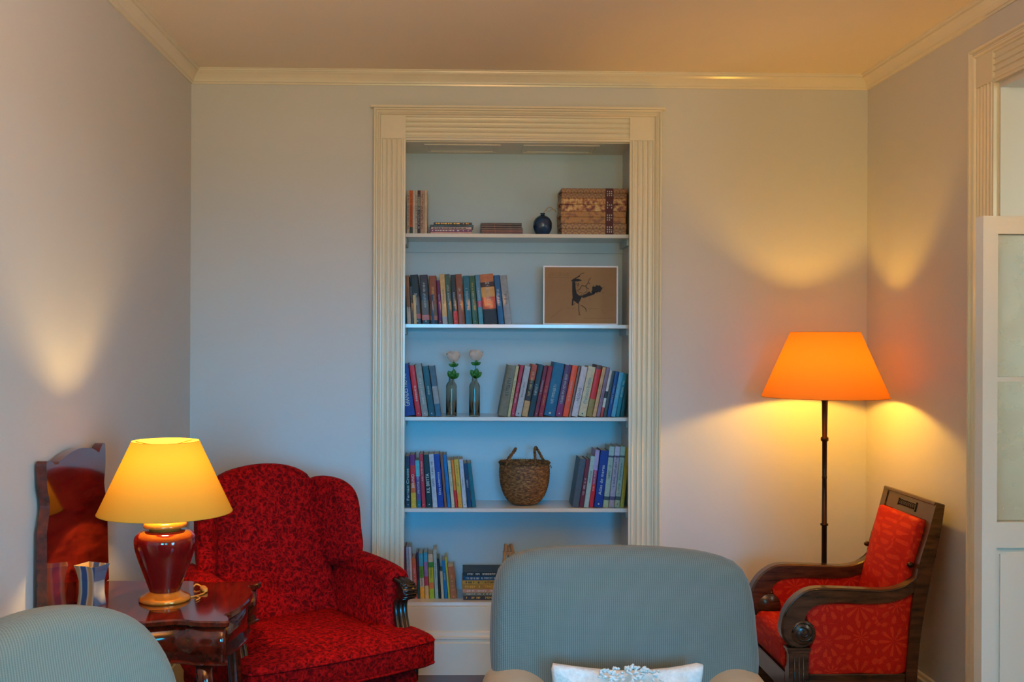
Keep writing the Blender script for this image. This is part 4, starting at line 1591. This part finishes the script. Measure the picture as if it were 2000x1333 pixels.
# ================================================================ SQUARE VASE
VY = 3.34
pv = W(179, 1185, VY)
e = empty('square_vase', 'small flared square vase in blue and cream stripes before the raised leaf', 'vase', (pv.x, VY, TZ + .0005), math.radians(-22))
H = .126
L = []
for u, w in ((0, .034), (.3, .030), (.6, .030), (.85, .036), (1, .042)):
    L.append([Vector((w * sx, w * .8 * sy, H * u)) for sx, sy in ((-1, -1), (1, -1), (1, 1), (-1, 1))])
for u, w in ((1, .039), (.85, .033), (.6, .027), (.3, .027), (.06, .030)):
    L.append([Vector((w * sx, w * .8 * sy, H * u)) for sx, sy in ((-1, -1), (1, -1), (1, 1), (-1, 1))])
MB().loft(L, True, smooth=False).build('vase_body', 'striped_ceramic', e)

# ================================================================ WING CHAIR
e = empty('wing_chair', 'red patterned wing armchair between the mahogany table and the bookshelf niche', 'armchair', (-.42, 3.86, 0), math.radians(34))
YZ = lambda xw: (lambda v: Vector((xw + v.z, v.x, v.y)))     # outline (y, z), thickness along x
b = MB()
b.puffy([(q.x, q.y) for q in cr([Vector(p) for p in [(-.34, .02), (-.30, -.015), (0, -.025), (.30, -.015), (.34, .02), (.33, .62), (.28, .66), (-.28, .66), (-.33, .62)]], 5)], .13, .03, .0,
        T=lambda v: Vector((v.x, v.y, .275 + v.z)))
b.build('seat_frame', 'red_brocade', e)
b = MB()
SCO = [(-.375, -.03), (-.34, -.065), (-.18, -.085), (0, -.09), (.18, -.085), (.365, -.065), (.40, -.03), (.40, .10), (.36, .13), (.285, .15), (.27, .3), (.265, .52), (.2, .56), (-.2, .56), (-.265, .52), (-.27, .3), (-.285, .15), (-.34, .13), (-.375, .10)]
sco = [(q.x, q.y) for q in cr([Vector(p) for p in SCO], 5)]
b.puffy(sco, .125, .028, .022, .0, T=lambda v: Vector((v.x, v.y, .408 + v.z)))
cu = b.build('seat_cushion', 'red_brocade', e)
b = MB()
for zz in (.448, .362):
    b.tube([(x * .993, y * .993, zz) for x, y in sco] + [(sco[0][0] * .993, sco[0][1] * .993, zz)], .0055, 6, cap=False)
b.build('piping', 'red_brocade', cu)


def tilt(v, a=math.radians(11), y0=.50, z0=.36):
    y, z = v.y - y0, v.z - z0
    return Vector((v.x, y0 + y * math.cos(a) + z * math.sin(a), z0 - y * math.sin(a) + z * math.cos(a)))


BK = [(-.31, .34), (-.305, .52), (-.268, .72), (-.232, .90), (-.228, .99), (-.205, 1.045), (-.12, 1.088), (0, 1.102), (.12, 1.088), (.205, 1.045), (.228, .99), (.232, .90), (.268, .72), (.305, .52), (.31, .34)]
b = MB()
b.puffy([(q.x, q.y) for q in cr([Vector(p) for p in BK], 5)], .13, .035, .018, .03, T=lambda v: tilt(Vector((v.x, .575 - v.z, v.y))))
b.build('backrest', 'red_brocade', e)
for s in (-1, 1):
    WG = [(.60, .66), (.44, .655), (.40, .67), (.38, .72), (.378, .80), (.372, .88), (.385, .95), (.435, 1.00), (.53, 1.03), (.60, 1.02), (.66, .97), (.66, .80)]

    def tw(v, s=s):
        # swing the wing outward towards its front edge
        k = (.62 - v.x)
        return tilt(Vector((s * (.240 + k * .36 - (v.y - .8) * .05) + v.z, v.x - .02, v.y)))
    b = MB()
    b.puffy([(q.x, q.y) for q in cr([Vector(p) for p in WG], 5)], .075, .03, .012, T=tw)
    b.build('wing', 'red_brocade', e)
    AR = [(.64, .30), (.30, .30), (.13, .30), (.09, .36), (.115, .46), (.145, .56), (.13, .62), (.15, .655), (.20, .675), (.40, .685), (.60, .69), (.68, .60)]
    b = MB()
    b.puffy([(q.x, q.y) for q in cr([Vector(p) for p in AR], 5)], .085, .03, .006, T=lambda v, s=s: Vector((s * (.325 + max(0, v.y - .5) * .14) + v.z, v.x, v.y)))
    b.build('arm', 'red_brocade', e)
    # rolled top of the arm
    b = MB()
    b.tube(cr([(s * .345, .145, .638), (s * .350, .22, .655), (s * .345, .42, .665), (s * .33, .62, .66)], 5, False), [.052] * 4 + [.050] * 12, 14)
    b.build('arm_roll', 'red_brocade', e)
    # carved wooden arm support with flutes
    w = MB()
    path = cr([(s * .345, .130, .655), (s * .345, .070, .640), (s * .345, .070, .600), (s * .343, .108, .575), (s * .340, .110, .53), (s * .337, .082, .46), (s * .336, .045, .40), (s * .335, .02, .34), (s * .334, .02, .28)], 5, False)
    for off, rr_ in ((-.020, .011), (0, .0135), (.020, .011)):
        w.tube([p + Vector((off, -.004 if off == 0 else 0, 0)) for p in path], rr_, 8)
    w.build('arm_support', 'dark_wood', e)
    w = MB()
    for q in (0, .014):
        w.lathe([(.020, -.034 + q * .4), (.030 - q, -.030), (.030 - q, .030), (.020, .034 - q * .4)], 18, lambda v, s=s: Vector((s * .345 + v.z, .072 + v.x, .618 + v.y)))
    for k in range(7):
        a = k / 7 * PI
        w.tube([(s * .345 - .03, .072 - math.sin(a) * .031, .618 + math.cos(a) * .031), (s * .345 + .03, .072 - math.sin(a) * .031, .618 + math.cos(a) * .031)], .004, 5)
    w.build('arm_scroll', 'dark_wood', e)
    for y, nm in ((.0, 1), (.60, 0)):
        w = MB()
        if nm:
            w.tube(cr([(s * .315, .02, .235), (s * .335, -.005, .20), (s * .33, -.005, .12), (s * .315, .01, .05), (s * .33, -.01, .012)], 4, False), [.038] * 4 + [.034] * 4 + [.022] * 4 + [.017] * 4 + [.024], 12)
        else:
            w.tube([(s * .29, .60, .235), (s * .29, .62, .12), (s * .29, .66, .0125)], [.026, .022, .018], 10)
        w.build('leg', 'dark_wood', e)

# ================================================================ SLATE ARMCHAIRS in the foreground


def easy_chair(loc, rz, label, outline, fab, armfab, hw, full=True):
    e = empty('upholstered_armchair', label, 'armchair', loc, rz)
    a = math.radians(7)

    def tb(v):
        z = v.z - .40
        return Vector((v.x, v.y * math.cos(a) + z * math.sin(a), .40 + z * math.cos(a) - v.y * math.sin(a)))
    b = MB()
    b.puffy(outline, .19, .060, .028, .03, nr=6, rings=8, T=lambda v: tb(Vector((v.x, .06 - v.z, v.y))))
    bk = b.build('backrest', fab, e)
    b = MB()
    q = [Vector(p) for p in outline]
    for i_ in range(len(outline)):
        pass
    b.puffy([(x, y) for x, y in [(-hw + .09, -.50), (-hw + .12, -.53), (0, -.545), (hw - .12, -.53), (hw - .09, -.50), (hw - .09, .0), (-hw + .09, .0)]], .15, .04, .02, .0, T=lambda v: Vector((v.x, v.y, .40 + v.z)))
    b.build('seat_cushion', fab, e)
    b = MB()
    b.bbox(-hw + .02, hw - .02, -.50, .10, .12, .33, .02)
    b.build('seat_frame', fab, e)
    for s in (-1, 1):
        b = MB()
        o = [(q.x, q.y) for q in cr([Vector(p) for p in [(-.085, .13), (-.085, .45), (-.098, .58), (-.085, .635), (-.03, .665), (.03, .665), (.08, .635), (.092, .58), (.075, .45), (.075, .13)]], 5)]
        b.puffy(o, .62, .03, .012, .01, T=lambda v, s=s: Vector((s * (hw - .075) - s * v.x, -.22 - v.z, v.y - .06 * max(0, -(-.22 - v.z) - .1) * (v.y > .5))))
        b.build('arm', armfab, e)
        for y in (-.46, .05):
            w = MB()
            w.lathe([(.018, 0), (.024, .06), (.030, .10), (.030, .121)], 14, lambda v, s=s, y=y: v + Vector((s * (hw - .08), y, 0)))
            w.build('leg', 'dark_wood', e)
    return e


CY = 2.98
cc = W(1222, 1200, CY)


def oc(px, py):
    q = W(px, py, CY)
    return Vector((q.x - cc.x, q.z))


OUT = [oc(962, 1300), oc(961, 1230), oc(966, 1165), (oc(977, 1118)), oc(1001, 1090), oc(1045, 1075), oc(1120, 1068.5), oc(1220, 1067), oc(1320, 1071), oc(1400, 1081), oc(1447, 1098), oc(1470, 1130), oc(1480, 1180),
       oc(1484, 1240), oc(1485, 1310)]
OUT = OUT + [Vector((.355, .46)), Vector((.34, .36)), Vector((-.34, .36)), Vector((-.36, .46))]
OUT = [(q.x * 1.012 + .004, q.y - .013) for q in cr(OUT, 4)]
easy_chair((cc.x, CY, 0), math.radians(0), 'slate blue corded armchair in the foreground, holding a white cushion', OUT, 'slate_cord', 'cream_fabric', .385)

O2 = [(-.31, .45), (-.315, .62), (-.305, .76), (-.272, .87), (-.21, .955), (-.12, 1.005), (0, 1.022), (.12, 1.005), (.21, .955), (.272, .87), (.305, .76), (.315, .62), (.31, .45), (.29, .36), (-.29, .36)]
O2 = [(q.x, q.y - .025) for q in cr([Vector(p) for p in O2], 5)]
LC = W(142, 1260, 2.32)
easy_chair((LC.x, 2.32, 0), math.radians(48), 'round-backed grey-green armchair cut off at the lower left, nearest the camera', O2, 'sage_cord', 'sage_cord', .33)

# cushion on the slate armchair
PY_ = CY - .125
c0 = W(1221, 1333, PY_)


def pc(px, py):
    q = W(px, py, PY_)
    return Vector((q.x - c0.x, q.z - .50))


PO = [pc(1078, 1291), pc(1095, 1293), pc(1150, 1300), pc(1220, 1305), pc(1300, 1300), pc(1352, 1291.5), pc(1366, 1290), pc(1367, 1303), pc(1362, 1340), Vector((.195, .12)), Vector((.205, .0)), Vector((.19, -.008)), Vector((0, .008)), Vector((-.19, -.008)), Vector((-.205, .0)), Vector((-.197, .12)), pc(1079, 1340), pc(1075, 1303)]
PO = [(q.x, q.y) for q in cr(PO, 4)]
e = empty('cushion', 'white textured cushion propped against the slate blue armchair back', 'cushion', (c0.x, PY_ - .03, .50))
b = MB()
b.puffy(PO, .045, .018, .045, .03, nr=4, rings=9, T=lambda v: Vector((v.x, -v.z, v.y)))
b.build('cushion_body', 'white_tufted_cotton', e)
b = MB()
rnd = random.Random(11)
for k in range(150):
    u = rnd.uniform(-1, 1)
    x = u * .085
    z = .235 - rnd.random() ** 1.6 * .10 - abs(u) * .012
    y = -.036 - .042 * (1 - ((z - .12) / .14) ** 2) * .9
    q = Vector((x, min(-.030, y), z))
    b.tube(cr([q, q + Vector((rnd.uniform(-.006, .006), -.004, rnd.uniform(.001, .007))), q + Vector((rnd.uniform(-.010, .010), -.002, rnd.uniform(-.004, .008)))], 3, False), [.0020, .003, .0034, .0036, .0034, .003, .0016], 7)
b.build('tufts', 'white_tufted_cotton', e)

# ================================================================ RED SCROLL-ARM CHAIR on the right
Y0, Y1 = 4.08, 4.545
ROOT = Vector((1.60, (Y0 + Y1) / 2, 0))
e = empty('scroll_armchair', 'dark wooden scroll-arm chair with red damask upholstery under the floor lamp', 'armchair', ROOT)


def fp(px, py, y=Y0):
    q = W(px, py, y)
    return Vector((q.x - ROOT.x, q.z))


FT = .052


def side(Ya, s):
    """frame on one side; Ya = y of its outer face, s = +1 when the thickness runs away from the camera"""
    y = Ya - ROOT.y
    T = lambda v: Vector((v.x, y + s * v.z, v.y))
    outer = cr([fp(1800, 1118), fp(1785, 1134), fp(1762, 1147), fp(1730, 1153), fp(1690, 1152), fp(1640, 1150), fp(1598, 1149.5), fp(1572, 1156), fp(1548, 1174), fp(1532, 1200), fp(1526, 1230), fp(1531, 1250), fp(1545, 1264), fp(1565, 1268), fp(1584, 1261), fp(1594, 1246), fp(1593, 1232), fp(1584, 1221)], 5, False)
    inner = cr([fp(1572, 1217), fp(1574, 1204), fp(1582, 1192), fp(1600, 1182), fp(1640, 1178), fp(1690, 1180), fp(1735, 1178), fp(1768, 1168), fp(1798, 1150)], 5, False)
    pts = [(p.x, p.y) for p in outer + inner]
    b = MB()
    # strip between the two edges so the ribbon stays clean
    n = 40

    def samp(c, t):
        k = t * (len(c) - 1)
        i = min(int(k), len(c) - 2)
        return c[i].lerp(c[i + 1], k - i)
    oo = outer[:51]
    cen = fp(1569, 1237)
    L = []
    for k in range(n + 17):
        if k <= n:
            a_, c_ = samp(oo, k / n), samp(list(reversed(inner)), k / n)
        else:
            a_ = samp(outer[50:], (k - n) / 16)
            c_ = cen + (inner[0] - cen) * max(0, 1 - (k - n) / 5)
        L.append([Vector((a_.x, a_.y, .006)), Vector((a_.x, a_.y, FT - .006)), Vector((a_.x * .9 + c_.x * .1, a_.y * .9 + c_.y * .1, FT)), Vector((c_.x, c_.y, FT)), Vector((c_.x, c_.y, 0)), Vector((a_.x * .9 + c_.x * .1, a_.y * .9 + c_.y * .1, 0))])
    b.loft(L, True, T, smooth=False)
    # the scroll drum
    R = (fp(1593, 1237) - cen).length
    b.lathe([(R * .94, -.004), (R, .001), (R, FT - .001), (R * .94, FT + .004)], 36, lambda v: T(Vector((cen.x + v.x, cen.y + v.y, v.z))))
    arm = b.build('arm', 'walnut', e)
    b = MB()
    sp = []
    for k in range(60):
        u = k / 59
        a_ = u * 2 * PI * 2.3 + 1.2
        r_ = R * (.10 + .80 * u)
        sp.append(T(Vector((cen.x + r_ * math.cos(a_), cen.y + r_ * math.sin(a_), -.004))))
    b.tube(sp, .0032, 6)
    b.tube([T(Vector((p.x * .985 + cen.x * .015, p.y - .006, -.001))) for p in oo[:46]], .0024, 6)
    b.build('scroll_carving', 'dark_wood', arm)
    # front leg: capital and fluted block down to the floor
    l0, l1 = fp(1541, 1290).x, fp(1580, 1290).x
    zc_ = fp(1560, 1266).y
    b = MB()
    b.bbox(l0, l1, y if s > 0 else y - FT, y + FT if s > 0 else y, .10, zc_ - .022, .002)
    for dz, w_ in ((-.022, .004), (-.012, .008)):
        b.bbox(l0 - w_, l1 + w_, (y if s > 0 else y - FT) - w_ * .5, (y + FT if s > 0 else y) + w_ * .5, zc_ + dz, zc_ + dz + .010, .002)
    mx_, my_ = (l0 + l1) / 2, y + s * FT / 2
    b.lathe([(.012, 0), (.016, .01), (.030, .085), (.034, .10)], 14, lambda v: v + Vector((mx_, my_, 0)))
    lg = b.build('leg', 'walnut', e)
    b = MB()
    for q in (.28, .5, .72):
        xx = l0 + (l1 - l0) * q
        yy = y - s * .0008
        b.tube([(xx, yy, .17), (xx, yy, zc_ - .035)], .0034, 6)
    b.build('fluting', 'dark_wood', lg)
    # back post, sweeping to the raked rear leg
    pf = [fp(1828, 985), fp(1812, 1045), fp(1793, 1110), fp(1782, 1180), fp(1775, 1250), fp(1768, 1333), Vector((.175, .16)), Vector((.225, .0))]
    pk = [fp(1845, 987), fp(1836, 1045), fp(1822, 1110), fp(1808, 1180), fp(1797, 1250), fp(1790, 1333), Vector((.225, .16)), Vector((.262, .0))]
    pf, pk = cr(pf, 5, False), cr(pk, 5, False)
    b = MB()
    b.loft([[Vector((a_.x, a_.y, -.003)), Vector((a_.x, a_.y, .043)), Vector((c_.x, c_.y, .043)), Vector((c_.x, c_.y, -.003))] for a_, c_ in zip(pf, pk)], True, T, smooth=False)
    b.build('back_post', 'walnut', e)
    b = MB()
    q = fp(1781, 1107)
    b.lathe([(.004, 0), (.010, .006), (.012, .014), (.008, .022), (.005, .026)], 12, lambda v: T(Vector((q.x + .02 - v.z, q.y + v.x, .03 + v.y))))
    b.build('finial', 'bronze', e)
    # upholstered side panel under the arm
    pp = [fp(1574, 1200), fp(1586, 1186), fp(1610, 1180), fp(1690, 1180), fp(1740, 1178), fp(1775, 1166), fp(1786, 1160), fp(1778, 1230), fp(1770, 1316), fp(1680, 1318), fp(1581, 1320), fp(1584, 1270), fp(1592, 1245)]
    b = MB()
    b.puffy([(p_.x, p_.y) for p_ in cr(pp, 3)], .030, .006, .004, rings=4, T=lambda v: T(Vector((v.x, v.y, FT / 2 + v.z))))
    b.build('side_panel', 'red_damask', e)
    b = MB()
    b.bbox(fp(1580, 1300).x, fp(1772, 1300).x, min(y + s * .004, y + s * (FT - .004)), max(y + s * .004, y + s * (FT - .004)), .205, fp(1600, 1319).y - .0, .003)
    b.build('seat_rail', 'walnut', e)


side(Y0, 1)
side(Y1 + FT * .5, -1)
ya, yb = Y0 - ROOT.y + FT, Y1 + FT * .5 - ROOT.y - FT
b = MB()
xf = fp(1541, 1300).x
b.bbox(xf, xf + .035, ya, yb, .205, .285, .004)
b.build('front_rail', 'walnut', e)
b = MB()
xr = fp(1770, 1300).x
b.puffy([(xf - .012, ya + .005), (xf + .02, ya + .002), (xr - .03, ya + .002), (xr, ya + .01), (xr, yb - .01), (xr - .03, yb - .002), (xf + .02, yb - .002), (xf - .012, yb - .005)], .155, .045, .022, .0,
        T=lambda v: Vector((v.x, v.y, .365 + v.z)))
b.build('seat_cushion', 'red_damask', e)
# back: pad, rails
tp_, bt_ = fp(1832, 985), fp(1775, 1205)
dv = (tp_ - bt_)
ln = dv.length
dn = dv / ln
nm_ = Vector((-dn.y, dn.x))


def bp(v):      # (across y, along the back, outward)
    q = bt_ + dn * v.y + nm_ * v.z
    return Vector((q.x, v.x, q.y))


b = MB()
hy = (yb - ya) / 2 + .008
PB = [(-hy + .01, -.02), (-hy, .10), (-hy, ln - .10), (-hy + .008, ln - .078), (hy - .008, ln - .078), (hy, ln - .10), (hy, .10), (hy - .01, -.02)]
b.puffy([(q[0] + (ya + yb) / 2, q[1]) for q in PB], .044, .018, .024, .0, rings=6, T=lambda v: bp(Vector((v.x, v.y, .014 + v.z))))
b.build('back_cushion', 'red_damask', e)
b = MB()
b.bbox(ya - FT + .006, yb + FT - .006, ln - .078, ln - .004, -.024, .004, .002, T=bp)
b.bbox(ya - FT + .002, yb + FT - .002, ln - .010, ln + .004, -.030, .012, .003, T=bp)
tr = b.build('top_rail', 'walnut', e)
b = MB()
my = (ya + yb) / 2
b2 = MB()
for bb, y_a, y_b in ((b, my - .085, my + .085), (b2, yb + FT - .045, yb + FT - .01)):
    for w0, w1, h0, h1 in ((y_a, y_b, ln - .026, ln - .022), (y_a, y_b, ln - .060, ln - .056), (y_a, y_a + .004, ln - .060, ln - .022), (y_b - .004, y_b, ln - .060, ln - .022)):
        bb.box(w0, w1, h0, h1, .003, .008, T=bp)
b2.build('corner_carving', 'dark_wood', tr)
for k in range(9):
    t_ = my - .07 + k * .0175
    b.tube([bp(Vector((t_, ln - .052, .006))), bp(Vector((t_ + .008, ln - .041, .009))), bp(Vector((t_, ln - .030, .006)))], .0025, 5)
b.build('rail_carving', 'dark_wood', tr)
b = MB()
b.bbox(ya, yb, -.05, .0, -.03, .0, .002, T=bp)
b.build('bottom_rail', 'walnut', e)
